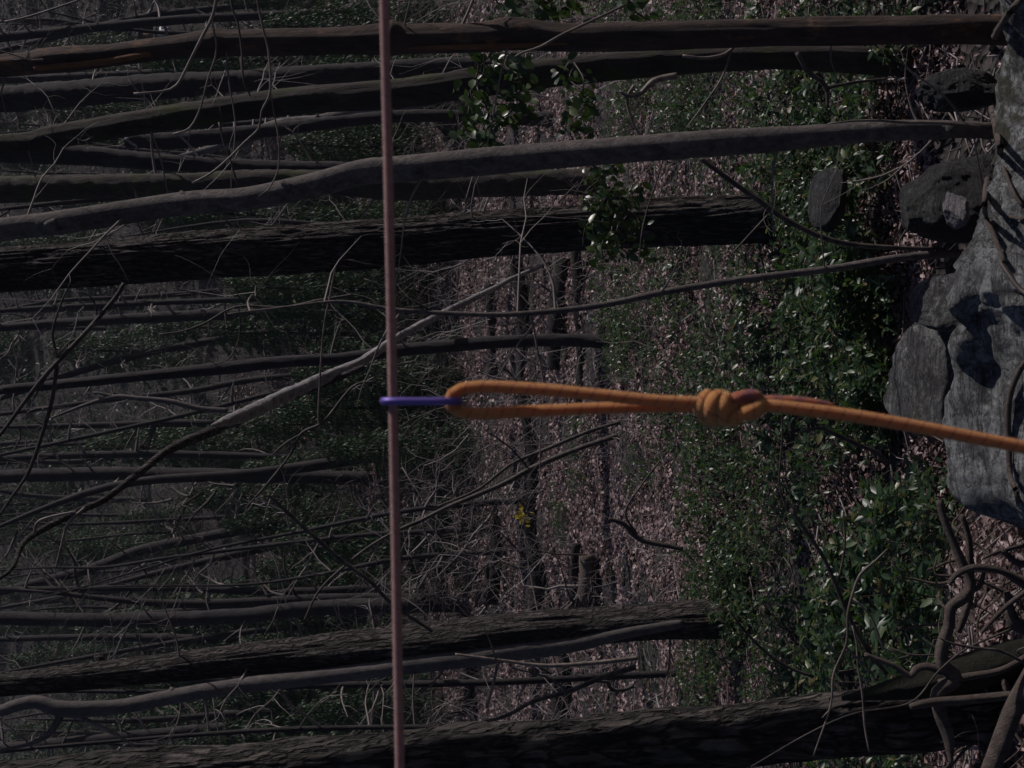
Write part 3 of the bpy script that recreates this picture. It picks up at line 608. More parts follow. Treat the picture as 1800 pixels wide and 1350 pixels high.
# ------------------------------------------------------------------ single twigs, vines and roots seen in the photo
def twig(label, chains, mt, name='bare_twig', cat='twig', K=6, step=.02, depth=5, onrock=None, seed=0):
    rg = np.random.default_rng(seed); mb = MB(); first = None; out = []
    for ch in chains:
        W = []; r = []
        for i, a in enumerate(ch):
            d = a[3] if len(a) > 3 else depth
            if onrock is not None: p = S(a[0], a[1], onrock); d = (p-CAM).dot(FW)
            else: p = P(a[0], a[1], d)
            W.append(p); r.append(a[2]*d/FPX/2)
        if first is None: first = W[0]
        out.append((W, r))
    t = thing(name, label, cat, first)
    for k, (W, r) in enumerate(out):
        mb = MB(); tube(mb, W, r, K, step, soft(seed+k, .1)); mb.obj('stem' if k == 0 else 'side_shoot', mt, t)
    return t
TW = [
 ('drooping twig crossing the peeling trunk near the top left, moss on its tip', [[(390, -60, 6), (380, 0, 6), (372, 32, 6), (350, 75, 6), (330, 115, 5.5), (310, 150, 5), (285, 160, 4), (235, 165, 5)], [(372, 32, 4), (380, 90, 4), (365, 140, 4), (352, 190, 3.5), (333, 225, 3.5), (305, 236, 5)]], 5, M_TWIGL),
 ('long twig with a hooked end hanging over the smooth trunk in the upper left', [[(440, -50, 5), (452, 0, 5), (462, 50, 5), (472, 90, 5), (475, 160, 5), (460, 195, 4.5), (455, 225, 4), (430, 250, 4), (400, 280, 4), (370, 305, 4), (338, 322, 4)], [(475, 160, 3.5), (482, 200, 3), (490, 250, 3), (488, 300, 3), (470, 335, 3), (455, 345, 3)]], 4.8, M_TWIGL),
 ('thin dark twig between two drooping twigs at the top', [[(400, -40, 5), (410, 20, 4), (418, 40, 4), (425, 90, 4), (428, 140, 4), (440, 168, 3)]], 6, M_TWIGD),
 ('dark twig dangling in front of the pale leaning stem', [[(385, 215, 5), (395, 255, 4.5), (405, 280, 4), (413, 310, 4), (420, 332, 3)], [(395, 255, 4), (402, 268, 6), (407, 278, 4)]], 6, M_TWIGD),
 ('pale lit twig in the extreme upper left corner', [[(140, 0, 4), (80, 20, 4), (40, 32, 4), (8, 38, 3)]], 9, M_TWIGL),
 ('forked dark branch sweeping down across the left edge', [[(218, 498, 9), (205, 520, 9), (180, 550, 9), (150, 585, 9), (105, 632, 9), (75, 665, 9), (40, 710, 8), (5, 758, 7), (-30, 800, 6)], [(118, 508, 4), (105, 540, 4), (93, 580, 4.5), (95, 605, 5), (103, 632, 6)], [(100, 640, 7), (92, 700, 7), (75, 760, 7), (50, 830, 7), (20, 875, 6), (-10, 920, 5)], [(142, 595, 4), (115, 608, 3), (60, 700, 3)], [(172, 560, 4), (165, 530, 3.5), (150, 515, 3), (130, 512, 2)]], 9, M_TWIGD),
 ('thin curving vine left of the rope crossing the dead limb', [[(590, 470, 4), (580, 520, 4), (570, 570, 3.5), (564, 640, 3.5), (560, 740, 3.5), (570, 758, 3), (600, 770, 3)]], 9, M_TWIGL),
 ('slender wavy branch reaching left from beside the sapling', [[(620, 518, 5), (560, 528, 5), (500, 540, 4.5), (430, 538, 4.5), (400, 545, 4), (360, 568, 4), (320, 582, 3), (280, 588, 3)], [(420, 540, 3), (422, 580, 3), (415, 610, 3), (400, 632, 2.5), (370, 642, 2)]], 10, M_TWIGD),
 ('forked bare branch under the carabiner running to the lower left', [[(660, 670, 4), (620, 680, 5), (570, 740, 5), (530, 762, 5), (510, 800, 5), (470, 850, 4), (430, 895, 3)], [(530, 762, 3), (500, 780, 3), (478, 800, 2.5)]], 9, M_TWIGD),
 ('long slanting branch rising from bright leaves across the rope', [[(1086, 765, 10), (1000, 795, 10), (930, 826, 9.5), (880, 852, 9), (790, 890, 8), (740, 915, 7), (700, 932, 6), (650, 960, 5), (600, 1000, 4.5), (560, 1040, 4), (535, 1090, 3)], [(930, 826, 4), (900, 790, 3), (860, 760, 3)]], 16, M_TWIGD),
 ('smooth slanting branch just under the orange loop', [[(1090, 742, 7), (1030, 760, 7), (960, 790, 7), (900, 815, 6), (840, 860, 5), (770, 890, 4)]], 17, M_TWIGD),
 ('dark branch slanting down left behind the rope', [[(470, 868, 6), (510, 905, 7), (560, 950, 7), (600, 985, 7), (650, 1022, 7), (690, 1062, 6), (760, 1110, 5)]], 11, M_TWIGD),
 ('slanting bare stem rising between twin trunk and flaking trunk', [[(1118, 1172, 10), (1060, 1190, 10), (1000, 1215, 9), (940, 1232, 8), (890, 1258, 7), (840, 1272, 6)], [(1000, 1215, 4), (960, 1190, 3), (900, 1175, 3)]], 11, M_TWIGD),
 ('upper parallel bare stem between twin trunk and flaking trunk', [[(1122, 1156, 8), (1040, 1166, 8), (960, 1170, 7), (890, 1162, 6), (800, 1150, 4)]], 12, M_TWIGL),
 ('pale twig standing beside the rope under twin trunk', [[(875, 1165, 5), (865, 1210, 5), (855, 1245, 5)], [(872, 1160, 4), (862, 1130, 3), (850, 1100, 2)]], 11, M_TWIGL),
 ('curled pale twig in front of the furrowed trunk', [[(1120, 510, 0.1), (1130, 400, 3), (1160, 300, 3), (1170, 260, 3)]], 9, M_TWIGD),
 ('long twig crossing the peeling trunk right of the rope', [[(1100, 8, 5), (1050, 32, 5), (990, 60, 5), (950, 82, 4.5), (920, 92, 4), (905, 100, 3)]], 6.0, M_TWIGL),
 ('dark branch slanting through leaves from the smooth trunk to the boulders', [[(1230, 278, 8), (1280, 315, 9), (1330, 350, 9), (1380, 385, 9), (1440, 415, 9), (1500, 430, 9), (1580, 436, 8), (1640, 438, 8)], [(1350, 378, 4), (1320, 410, 3.5), (1285, 448, 3)]], 7, M_TWIGD),
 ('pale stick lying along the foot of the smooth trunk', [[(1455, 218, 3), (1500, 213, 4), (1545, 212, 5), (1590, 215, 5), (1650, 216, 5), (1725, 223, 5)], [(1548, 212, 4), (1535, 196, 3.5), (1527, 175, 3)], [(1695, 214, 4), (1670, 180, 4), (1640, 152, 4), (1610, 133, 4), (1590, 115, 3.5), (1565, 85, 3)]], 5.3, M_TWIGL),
 ('kinked branch lying in shrubs between the two uppermost trunks', [[(1290, 82, 6), (1275, 95, 7), (1240, 102, 6), (1200, 98, 5)], [(1285, 90, 4), (1270, 135, 4), (1240, 180, 3.5), (1205, 228, 3)]], 7, M_TWIGL),
 ('thick gnarled branch sticking out left of the upper shrubs', [[(1190, 133, 12), (1150, 142, 11), (1125, 165, 9), (1105, 168, 8), (1088, 160, 5)], [(1115, 150, 7), (1102, 175, 6), (1112, 215, 5), (1130, 245, 4)]], 8, M_TWIGL),
 ('upper left dark branch among shrubs behind the thick trunk', [[(1400, 92, 8), (1420, 125, 8), (1450, 150, 8), (1455, 190, 6)], [(1450, 155, 6), (1500, 145, 5), (1560, 138, 4)]], 7.5, M_TWIGD),
 ('forked pale twig hanging in front of the flaking trunk', [[(1560, 965, 3), (1540, 985, 4), (1512, 1010, 5), (1500, 1040, 5), (1490, 1080, 5), (1488, 1130, 5), (1465, 1185, 4.5), (1460, 1240, 4), (1430, 1328, 3)], [(1487, 1137, 4), (1510, 1160, 4), (1530, 1180, 3.5), (1540, 1198, 3)], [(1458, 1248, 3), (1445, 1262, 2)]], 4.2, M_TWIGL),
 ('straight pale twig hanging next to the forked one', [[(1498, 1100, 3), (1506, 1130, 4), (1508, 1170, 4), (1516, 1220, 4), (1520, 1275, 4), (1528, 1322, 3)]], 4.3, M_TWIGL),
 ('short bent pale twig in glossy leaves above the flaking trunk', [[(1500, 1052, 4), (1530, 1082, 4), (1545, 1120, 4), (1552, 1140, 4), (1578, 1145, 3)]], 4.5, M_TWIGL),
 ('dark stem slanting through the glossy shrubs at lower right', [[(1390, 895, 6), (1425, 945, 7), (1450, 985, 7), (1472, 1035, 8), (1495, 1090, 8), (1530, 1150, 8), (1560, 1185, 7)], [(1472, 1030, 5), (1485, 960, 4), (1482, 900, 3)]], 5.6, M_TWIGD),
 ('dark stem rising from the flaking trunk through leaves', [[(1430, 1190, 6), (1390, 1175, 6), (1350, 1150, 5), (1310, 1110, 5), (1280, 1070, 4)]], 5.8, M_TWIGD),
 ('twisting dark branch below the orange knot', [[(1560, 815, 8), (1540, 795, 8), (1500, 778, 8), (1460, 760, 8), (1440, 752, 7), (1405, 760, 5)], [(1440, 752, 5), (1425, 735, 4)]], 6.5, M_TWIGD),
 ('contorted dark branch in bright leaves beneath the loop', [[(1200, 965, 8), (1165, 958, 9), (1128, 950, 9), (1110, 935, 9), (1095, 920, 8), (1070, 912, 7)], [(1120, 940, 5), (1100, 900, 4), (1130, 850, 4), (1160, 810, 3)]], 12, M_TWIGD),
 ('long thin wire of vine across the flaking trunk', [[(1780, 1105, 5), (1700, 1140, 4), (1650, 1180, 4), (1600, 1235, 3), (1500, 1255, 3), (1420, 1290, 3), (1320, 1348, 2.5)]], 4.5, M_TWIGD),
 ('thin twig across the glossy shrubs right of the rope knot', [[(1370, 690, 2), (1375, 760, 3), (1370, 850, 3), (1385, 900, 3)]], 7, M_TWIGD),
 ('hooked brown root arching in bright leaves near twin trunk', [[(1115, 1205, 7), (1098, 1212, 7), (1075, 1212, 7), (1068, 1200, 6), (1045, 1197, 5)]], 12, M_TWIGD),
]
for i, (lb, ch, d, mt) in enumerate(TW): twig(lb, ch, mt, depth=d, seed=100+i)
twig('thick vine bending over the mossy top end of the ledge', [[(1800, -30, 13), (1792, 0, 13), (1762, 40, 13), (1743, 82, 13), (1740, 140, 12), (1744, 190, 12), (1754, 240, 12), (1757, 268, 11), (1740, 300, 11), (1732, 340, 10), (1733, 380, 9), (1745, 410, 9), (1765, 460, 8)], [(1756, 270, 8), (1770, 310, 7), (1785, 345, 7), (1800, 365, 6)], [(1738, 345, 8), (1760, 375, 7), (1800, 386, 6)], [(1765, 60, 4), (1768, 0, 3)]], M_ROOT, 'vine', 'vine', onrock=.03, seed=201)
twig('dark curved vine stem on the middle of the ledge', [[(1758, 460, 8), (1775, 485, 9), (1795, 510, 9), (1830, 530, 8)]], M_TWIGD, 'vine', 'vine', onrock=.02, seed=202)
twig('smooth brown root hanging down the pale face of the ledge beside the orange rope', [[(1810, 630, 9), (1796, 645, 10), (1778, 685, 10), (1772, 730, 10), (1774, 790, 10), (1776, 835, 10), (1790, 880, 10), (1793, 940, 10)]], M_ROOT, 'root', 'root', onrock=.02, seed=203)
RO = [
 ('thick gnarled root snaking down in front of the flaking trunk', [[(1650, 880, 12), (1662, 920, 14), (1690, 985, 16), (1706, 1025, 20), (1695, 1050, 22), (1672, 1068, 20), (1668, 1100, 20), (1656, 1140, 24), (1658, 1170, 24), (1680, 1192, 26), (1655, 1212, 26), (1648, 1225, 26), (1655, 1260, 24), (1666, 1290, 22), (1670, 1320, 14), (1672, 1345, 6)], [(1655, 1180, 14), (1630, 1172, 13), (1610, 1176, 12), (1600, 1188, 11), (1570, 1170, 10), (1540, 1158, 9), (1520, 1150, 7)]], 4.6),
 ('thinner paired root running beside the thick gnarled one', [[(1690, 905, 9), (1702, 945, 12), (1704, 985, 13), (1706, 1040, 13), (1695, 1080, 14), (1684, 1112, 10)], [(1730, 1005, 8), (1722, 1030, 10), (1705, 1040, 10)]], 4.65),
 ('pale arched root bending right above the gnarled roots', [[(1668, 1028, 8), (1682, 1010, 11), (1710, 998, 13), (1745, 1000, 13), (1775, 1010, 13), (1810, 1030, 14)]], 4.5),
 ('straight broken root piece lying over the foot of the flaking trunk', [[(1600, 1242, 12), (1640, 1234, 15), (1700, 1230, 16), (1780, 1222, 16)]], 4.55),
 ('forked pale root tip under the lower end of the ledge', [[(1728, 982, 4), (1750, 972, 7), (1800, 958, 9)], [(1760, 965, 10), (1790, 990, 12), (1820, 985, 12)]], 4.3),
 ('slanting straight root in the lower right tangle', [[(1725, 1112, 7), (1745, 1090, 8), (1770, 1065, 9), (1810, 1035, 10)]], 4.4),
 ('thin rising root crossing the tangle from the right edge', [[(1650, 1120, 3), (1670, 1130, 5), (1710, 1138, 5), (1760, 1145, 6), (1800, 1165, 6)]], 4.4),
 ('thick tapered root in the bottom right corner', [[(1735, 1365, 30), (1760, 1300, 32), (1785, 1240, 34), (1820, 1180, 36)]], 4.4),
 ('knobbly root stub at the right edge above the corner root', [[(1770, 1040, 12), (1775, 1070, 20), (1785, 1095, 26), (1815, 1105, 26)]], 4.5),
 ('low dark root leaving the flaking trunk to the right', [[(1650, 1200, 12), (1700, 1190, 14), (1760, 1178, 12), (1810, 1150, 10)]], 4.7),
]
for i, (lb, ch, d) in enumerate(RO): twig(lb, ch, M_ROOT, 'root', 'root', 14, .012, d, seed=220+i)

mb = MB(); rg = np.random.default_rng(63)
for i in range(170):
    px, py = rg.uniform(1670, 1830), rg.uniform(985, 1350); p = S(px, py, .03); a = rg.uniform(0, 6.28); W = [p]; dv = np.array([math.cos(a), math.sin(a), rg.normal()*.3]); r0 = rg.choice([.0022, .003, .004, .006, .01])
    for k in range(6):
        dv = unit(dv+rg.normal(size=3)*.45); q = W[-1]+dv*rg.uniform(.04, .12); q[2] = max(q[2], float(ground(q[0], q[1]))+.01); W.append(q)
    tube(mb, W, np.linspace(r0, r0*.4, 7), 6, .02, soft(i, .12))
o = mb.obj('root_tangle', M_ROOT); tag(o, 'tangle of fine roots and dead twigs in the lower right corner', 'roots', kind='stuff')
# ------------------------------------------------------------------ leaves
def unit(a): return a/(np.linalg.norm(a, axis=-1, keepdims=True)+1e-9)
def leaves(mb, C, D, Nn, L, Wd, curl=.15, fold=.12, hi=True):
    """C: leaf bases, D: directions, Nn: normals, L, Wd: size"""
    D = unit(D); S_ = unit(np.cross(Nn, D)); Nn = np.cross(D, S_); n = len(C)
    L = L[:, None]; Wd = Wd[:, None]
    if hi:
        rows = [(0, 0, 0), (.3, -.42, 0), (.3, 0, 0), (.3, .42, 0), (.68, -.4, 0), (.68, 0, 0), (.68, .4, 0), (1, 0, 0)]
        F = [(0, 2, 1), (0, 3, 2), (1, 2, 5), (1, 5, 4), (2, 3, 6), (2, 6, 5), (4, 5, 7), (5, 6, 7)]
    else:
        rows = [(0, 0, 0), (.5, -.5, 0), (.5, .5, 0), (1, 0, 0)]; F = [(0, 2, 1), (1, 2, 3)]
    vs = []
    for a, s, _ in rows:
        vs.append(C+D*L*a+S_*Wd*s+Nn*(fold*Wd*abs(s)*2-curl*L*a*a))
    V = np.stack(vs, 1).reshape(-1, 3); k = len(rows)
    F = (np.array(F)[None]+np.arange(n)[:, None, None]*k).reshape(-1, 3)
    mb.add(V, F)
def shrub_proto(seed, r=.55, h=.8, nst=26, hi=True, lf=.07):
    rg = np.random.default_rng(seed); st = MB(); lv = MB(); C = []; D = []
    for i in range(nst):
        a = rg.uniform(0, 6.28); q = math.sqrt(rg.random())*r; hh = h*rg.uniform(.45, 1)*(1-.35*(q/r)**2)
        p0 = np.array([q*.25*math.cos(a), q*.25*math.sin(a), -.1]); p2 = np.array([q*math.cos(a), q*math.sin(a), hh])
        p1 = (p0+p2)/2+rg.normal(size=3)*.09
        tube(st, [p0, p1, p2], [.008, .006, .003], 4, .15, cap=False)
        for (pp, k) in ((p2, 8), (p1*.35+p2*.65+rg.normal(size=3)*.05, 6), (p2+rg.normal(size=3)*.08, 7)):
            ax = unit(p2-p1+np.array([0, 0, .1])); a0 = rg.uniform(0, 6.28)
            for j in range(k):
                b1 = unit(np.cross(ax, [.3, .9, .1])); b2 = np.cross(ax, b1); t_ = a0+j*2.4
                C.append(pp+ax*rg.uniform(-.04, .02)); D.append(b1*math.cos(t_)+b2*math.sin(t_)+ax*rg.uniform(.1, .9)+rg.normal(size=3)*.15)
    C = np.array(C); D = np.array(D); n = len(C)
    N = np.array([0, 0, 1.0])+rg.normal(size=(n, 3))*.3
    L = rg.uniform(.45, 1.25, n)*lf
    leaves(lv, C, D, N, L, L*rg.uniform(.32, .52, n), .16, .1, hi)
    return st.mesh('stems', M_TWIGD), lv.mesh('foliage', M_LAUREL)
protoN = [shrub_proto(300+i, .52, .6, 19, True, .115) for i in range(4)]
protoF = [shrub_proto(320+i, .85, .5, 32, True, .085) for i in range(4)]
def shrub(x, y, s, near, label, group, rgs):
    pr = (protoN if near else protoF)[int(rgs.integers(4))]; b0 = on_ground(x, y)
    t = thing('evergreen_shrub', label, 'shrub', b0, group); t.rotation_euler[2] = rgs.uniform(0, 6.28); t.scale = (s, s, s*rgs.uniform(.8, 1.15))
    for nm, me in zip(('stems', 'foliage'), pr):
        o = bpy.data.objects.new(nm, me); COL.objects.link(o); o.parent = t
zones = [ # label, (px0,px1,py0,py1) of the feet, count, scale, near
 ('glossy shrub above the orange loop by the furrowed trunk', (1080, 1215, 445, 640), 26, .75, 0),
 ('glossy shrub between the sapling and orange knot', (1300, 1600, 510, 690), 34, .8, 0),
 ('evergreen shrub just above the orange loop strands', (1190, 1330, 590, 700), 14, .8, 0),
 ('small evergreen shrub beneath the loop by the log', (985, 1075, 775, 955), 11, .85, 0),
 ('evergreen shrub in leaves just below the loop', (1120, 1300, 730, 840), 14, .7, 0),
 ('evergreen shrub in the patch below the orange knot', (1250, 1440, 745, 985), 30, .8, 0),
 ('evergreen shrub before the foot of the twin trunk', (1240, 1380, 960, 1130), 20, .8, 0),
 ('large leaved shrub above the flaking trunk at lower right', (1430, 1690, 950, 1200), 44, .8, 1),
 ('large leaved shrub beside the lower end of the ledge', (1590, 1690, 840, 960), 8, .75, 1),
 ('evergreen shrub behind the flaking trunk, under the twin trunk', (1140, 1330, 1130, 1225), 12, .75, 0),
 ('shaded evergreen shrub right of the twin trunk foot', (1340, 1480, 1120, 1215), 12, .8, 0),
 ('fine leaved shrub between peeling and smooth trunks', (1040, 1480, 105, 240), 56, .8, 0),
 ('fine leaved shrub above the peeling trunk', (900, 1650, -40, 40), 54, .85, 0),
 ('evergreen shrub by the furrowed trunk foot', (1200, 1470, 275, 440), 30, .65, 0),
 ('evergreen shrub near the upper right boulders', (1500, 1600, 95, 430), 8, .7, 1),
 ('evergreen shrub below the small lichened boulder', (1500, 1570, 440, 520), 5, .7, 1),
 ('little shrub hiding the foot of the medium dark trunk', (1098, 1118, 588, 618), 9, .6, 0),
 ('little shrub hiding the foot of the twin trunk', (1296, 1325, 1060, 1120), 9, .65, 0),
 ('little shrub hiding the foot of the furrowed trunk', (1390, 1425, 345, 415), 12, .6, 0),
 ('leafy shrub overlapping the long boulder', (1560, 1600, 500, 800), 14, .6, 1),
 ('evergreen shrub under the flaking trunk', (1450, 1640, 1335, 1400), 8, .7, 1),
 ('far shrub at the top edge beside the rope', (830, 1000, -30, 50), 10, 1.2, 0),
]
rgs = np.random.default_rng(5)
ORD = 'topmost second third fourth fifth sixth seventh eighth ninth tenth eleventh twelfth thirteenth fourteenth fifteenth sixteenth seventeenth eighteenth nineteenth twentieth'.split()
for lb, (a, b_, c_, e_), n, s, near in zones:
    n = min(19, max(3, int(n*.31))); nc = sorted(c_+(e_-c_)*(i+rgs.random())/n for i in range(n))
    for i in range(n):
        px, py = rgs.uniform(a, b_), nc[i]; d = G(px, py); p = P(px, py, d)
        o_ = ORD[min(i, 19)]+' '+lb if i == 0 else ORD[min(i, 19)]+' from the top, '+lb if i < 19 else 'lowest '+lb
        shrub(p[0], p[1], s*rgs.uniform(.65, 1.15), near, o_, lb.replace('shrub', 'shrubs', 1), rgs)

# climbing vines on the trunks
def creeper(label, px0, px1, py0, py1, d, n, strands, seed, lf=.07):
    rg = np.random.default_rng(seed); top = P((px0+px1)/2, (py0+py1)/2, d)
    t = thing('climbing_vine', label, 'vine', top); st = MB(); C = []; D = []; lv = MB()
    for i in range(strands):
        px = rg.uniform(px0, px1); q = [P(px+rg.uniform(-25, 25), py0+(py1-py0)*k/5, d+rg.uniform(-.15, .15)) for k in range(6)]
        tube(st, q, [.005]*6, 4, .05, cap=False)
        for j in range(n//strands):
            k = rg.random()*4.99; a = q[int(k)]*(1-k % 1)+q[int(k)+1]*(k % 1)
            C.append(a+rg.normal(size=3)*.05); D.append(rg.normal(size=3)*.6+np.array([-.2, -.2, -.8]))
    C = np.array(C); D = np.array(D); L = rg.uniform(.6, 1.2, len(C))*lf
    leaves(lv, C, D, np.array([.3, -.8, .6])+rg.normal(size=C.shape)*.4, L, L*.7, .15, .1)
    st.obj('stems', M_TWIGD, t); lv.obj('foliage', M_IVY, t)
creeper('bright leafy vine hanging from the peeling trunk across the mossy trunk', 795, 860, 95, 265, 8.2, 180, 4, 1)
creeper('thin leafy vine hanging right of the bright leafy vine', 895, 940, 95, 200, 8.2, 70, 2, 2)
creeper('leafy vine strand at the right side between peeling and smooth trunks', 1020, 1050, 110, 270, 8.2, 80, 2, 3)
creeper('leafy vine spilling over the furrowed trunk under the smooth trunk', 1015, 1060, 280, 430, 9.8, 150, 4, 4)
creeper('second leafy vine strand over the furrowed trunk nearer its foot', 1075, 1115, 330, 455, 9.8, 160, 4, 5)
creeper('vine leaves over the top of the peeling trunk right of the rope', 870, 1120, -20, 48, 7.5, 120, 5, 6)

# small yellow leaved seedling
yl = thing('seedling', 'tiny yellow leaved seedling beside the fallen log below the loop', 'plant', P(930, 905, 26))
mb = MB(); rg = np.random.default_rng(3); C = P(918, 905, 26)+rg.normal(size=(26, 3))*.07; L = np.full(26, .12)
leaves(mb, C, rg.normal(size=(26, 3)), rg.normal(size=(26, 3)), L, L*.5); mb.obj('foliage', M_YEL, yl)
mb = MB(); tube(mb, [P(945, 906, 26), P(918, 905, 26)], [.01, .005], 5, .05); mb.obj('stem', M_TWIGD, yl)

# ------------------------------------------------------------------ hemlocks
def hemlock_proto(seed, h=7.0):
    rg = np.random.default_rng(seed); tr = MB(); lv = MB()
    tube(tr, [np.array([0, 0, -.3]), np.array([.05, 0, h*.5]), np.array([0, .05, h])], [.1, .07, .015], 7, .5)
    C = []; D = []; L = []
    for i in range(80):
        z = h*(.06+.92*(i/80)); ln = (h-z)*.34+.45; ln *= rg.uniform(.6, 1.15); a = i*2.4+rg.normal()*.3
        o = np.array([math.cos(a), math.sin(a), .12]); p = np.array([0, 0, z]); pts = [p]
        for k in range(5):
            o = unit(o+np.array([0, 0, -.16])+rg.normal(size=3)*.07); pts.append(pts[-1]+o*ln/5)
        tube(tr, pts, [.018, .014, .01, .008, .005, .003], 4, .3, cap=False)
        pts = np.array(pts)
        m_ = int(100*ln/1.6)+25; t_ = rg.uniform(.8, 4.99, m_); k = t_.astype(int); f = (t_-k)[:, None]
        q = pts[k]*(1-f)+pts[np.minimum(k+1, 5)]*f
        sd = unit(np.cross(o, [0, 0, 1.]))
        off = sd[None]*rg.normal(size=(m_, 1))*.22*(1.2-.15*t_[:, None])
        C.append(q+off+np.array([0, 0, -.1])*np.abs(rg.normal(size=(m_, 1)))); D.append(o[None]*.5+off*2+np.array([0, 0, -.75])+rg.normal(size=(m_, 3))*.3); L.append(rg.uniform(.1, .24, m_))
    C = np.concatenate(C); D = np.concatenate(D); L = np.concatenate(L)
    leaves(lv, C, D, rg.normal(size=C.shape)+np.array([0, -.4, .8]), L, L*.28, .1, 0, False)
    return tr.mesh('trunk', M_FARB), lv.mesh('foliage', M_HEM)
hp = [hemlock_proto(400+i) for i in range(3)]
def hem(x, y, s, lb, gp=None):
    if y > 50 and min(abs(x/y-(675-q_)/2500) for q_ in (50, 529, 703)) < .012: x += .03*y
    b0 = on_ground(x, y); t = thing('hemlock', lb, 'tree', b0, gp); t.scale = (s, s, s); t.rotation_euler[2] = random.uniform(0, 6.28)
    for nm, me in zip(('trunk', 'crown'), random.choice(hp)):
        o = bpy.data.objects.new(nm, me); COL.objects.link(o); o.parent = t
rg = np.random.default_rng(8)
# (photo pixel of the crown centre, depth, scale)
for i in range(38):
    y = rg.uniform(40, 62); x = (-.28+.56*((i*.618) % 1))*y
    hem(x, y, rg.uniform(.55, 1.05), 'drooping dark green hemlock in the row behind the red rope', 'hemlocks behind the rope')
for i in range(90):
    y = rg.uniform(60, 150); x = rg.uniform(-.33, .33)*y
    hem(x, y, rg.uniform(.6, 1.3), 'dark green hemlock up on the far hillside', 'hemlocks on the far hillside')

# ------------------------------------------------------------------ stuff: leaf litter, ground cover, brush
def scatter(n, y0, y1, margin=.3, pw=1.0):
    u = rng.random(n)**pw; y = y0*(y1/y0)**u; x = rng.uniform(-margin, margin, n)*(y+3.5)
    return x, y
C = []; 
x, y = scatter(400000, 4.2, 75, .31, .9)
lq = vn(np.stack([x*1.1, y*.8, 0*x], -1), 80)+.7*vn(np.stack([x*3.3, y*2.4, 0*x], -1), 81); kk = rng.random(len(x)) > np.clip((lq-.05)*2.6, 0, .96); x, y = x[kk], y[kk]
z = ground(x, y); n = len(x); C = np.stack([x, y, z+rng.uniform(.0, .035, n)], -1)
a = rng.uniform(0, 6.28, n); D = np.stack([np.cos(a), np.sin(a), rng.normal(size=n)*.35], -1)
N = np.array([0, 0, 1.])+rng.normal(size=(n, 3))*.45
L = rng.uniform(.045, .09, n)*np.clip(y/16, .75, 2.8)**.8
Wd = L*rng.uniform(.35, .6, n); mb = MB(); kk = y < 11
leaves(mb, C[kk], D[kk], N[kk], L[kk], Wd[kk], .3, .3, True); kk = ~kk; leaves(mb, C[kk], D[kk], N[kk], L[kk], Wd[kk]*1.3, .25, .25, False)
o = mb.obj('leaf_litter', M_LIT, smooth=False); tag(o, 'layer of curled brown dead leaves covering the forest floor', 'leaf litter', kind='stuff')
nn = 60000; y = 66+rng.random(nn)**.8*110; x = rng.uniform(-.34, .34, nn)*y; q = vn(np.stack([x*.16, y*.1, 0*x], -1), 90)+.6*vn(np.stack([x*.7, y*.4, 0*x], -1), 91)
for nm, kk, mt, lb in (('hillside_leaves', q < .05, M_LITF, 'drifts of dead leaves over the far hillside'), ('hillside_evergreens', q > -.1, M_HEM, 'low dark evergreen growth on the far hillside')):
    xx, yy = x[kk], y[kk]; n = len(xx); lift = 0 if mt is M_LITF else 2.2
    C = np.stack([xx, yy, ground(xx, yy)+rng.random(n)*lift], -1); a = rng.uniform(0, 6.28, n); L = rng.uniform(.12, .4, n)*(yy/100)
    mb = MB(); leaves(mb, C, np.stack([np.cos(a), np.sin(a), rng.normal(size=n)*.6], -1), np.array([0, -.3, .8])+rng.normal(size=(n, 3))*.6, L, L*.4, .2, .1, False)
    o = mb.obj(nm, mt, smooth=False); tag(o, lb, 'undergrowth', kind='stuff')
# low seedlings in the shrub zones
x, y = scatter(26000, 6, 26, .31, 1); q = vn(np.stack([x*.5, y*.5, 0*x], -1), 70)+.5*vn(np.stack([x*1.7, y*1.7, 0*x], -1), 71)
k = q > .38; x = x[k]; y = y[k]; n = len(x)
C = np.stack([x, y, ground(x, y)+rng.uniform(.02, .3, n)], -1); a = rng.uniform(0, 6.28, n)
L = rng.uniform(.04, .075, n); mb = MB()
leaves(mb, C, np.stack([np.cos(a), np.sin(a), rng.normal(size=n)*.3], -1), np.array([0, 0, 1.])+rng.normal(size=(n, 3))*.3, L, L*.45, .12, .1)
o = mb.obj('ground_cover', M_LAUREL); tag(o, 'sparse low green leaves scattered over the forest floor', 'ground cover', kind='stuff')
# brush
mb1 = MB(); mb2 = MB(); rg = np.random.default_rng(21)
for i in range(10500):
    y = 13*(150/13)**(rg.random()**.65); x = rg.uniform(-.31, .31)*y
    if y < 38 and rg.random() < .55: continue
    mb = mb1 if y < 40 else mb2
    p = on_ground(x, y); hgt = rg.uniform(.4, 3.2)*(.5 if y < 24 else 1); a = rg.uniform(0, 6.28); s = rg.uniform(.1, 1.1)
    p = p+np.array([0, 0, rg.uniform(0, 1.2) if y > 30 else 0])
    d = unit(np.array([math.cos(a)*s, math.sin(a)*s, 1.0])); W = [p]
    for k in range(5):
        d = unit(d+rg.normal(size=3)*.4+np.array([0, 0, -.08])); W.append(W[-1]+d*hgt/5)
    r0 = rg.uniform(.0035, .0095)*(y/30)**.8; hgt *= 1+max(0, y-60)/60
    tube(mb, W, np.linspace(r0, r0*.35, 6), 3, hgt, cap=False)
    for j in range(2):
        k = rg.integers(2, 5); d2 = unit(d+rg.normal(size=3)*.7); q = [W[k], W[k]+d2*hgt*.15, W[k]+unit(d2+rg.normal(size=3)*.3)*hgt*.32]
        tube(mb, q, [r0*.6, r0*.45, r0*.25], 3, hgt, cap=False)
tag(mb1.obj('brush', M_TWIG), 'tangled pale bare brush and fine twigs among the near trunks', 'brush', kind='stuff')
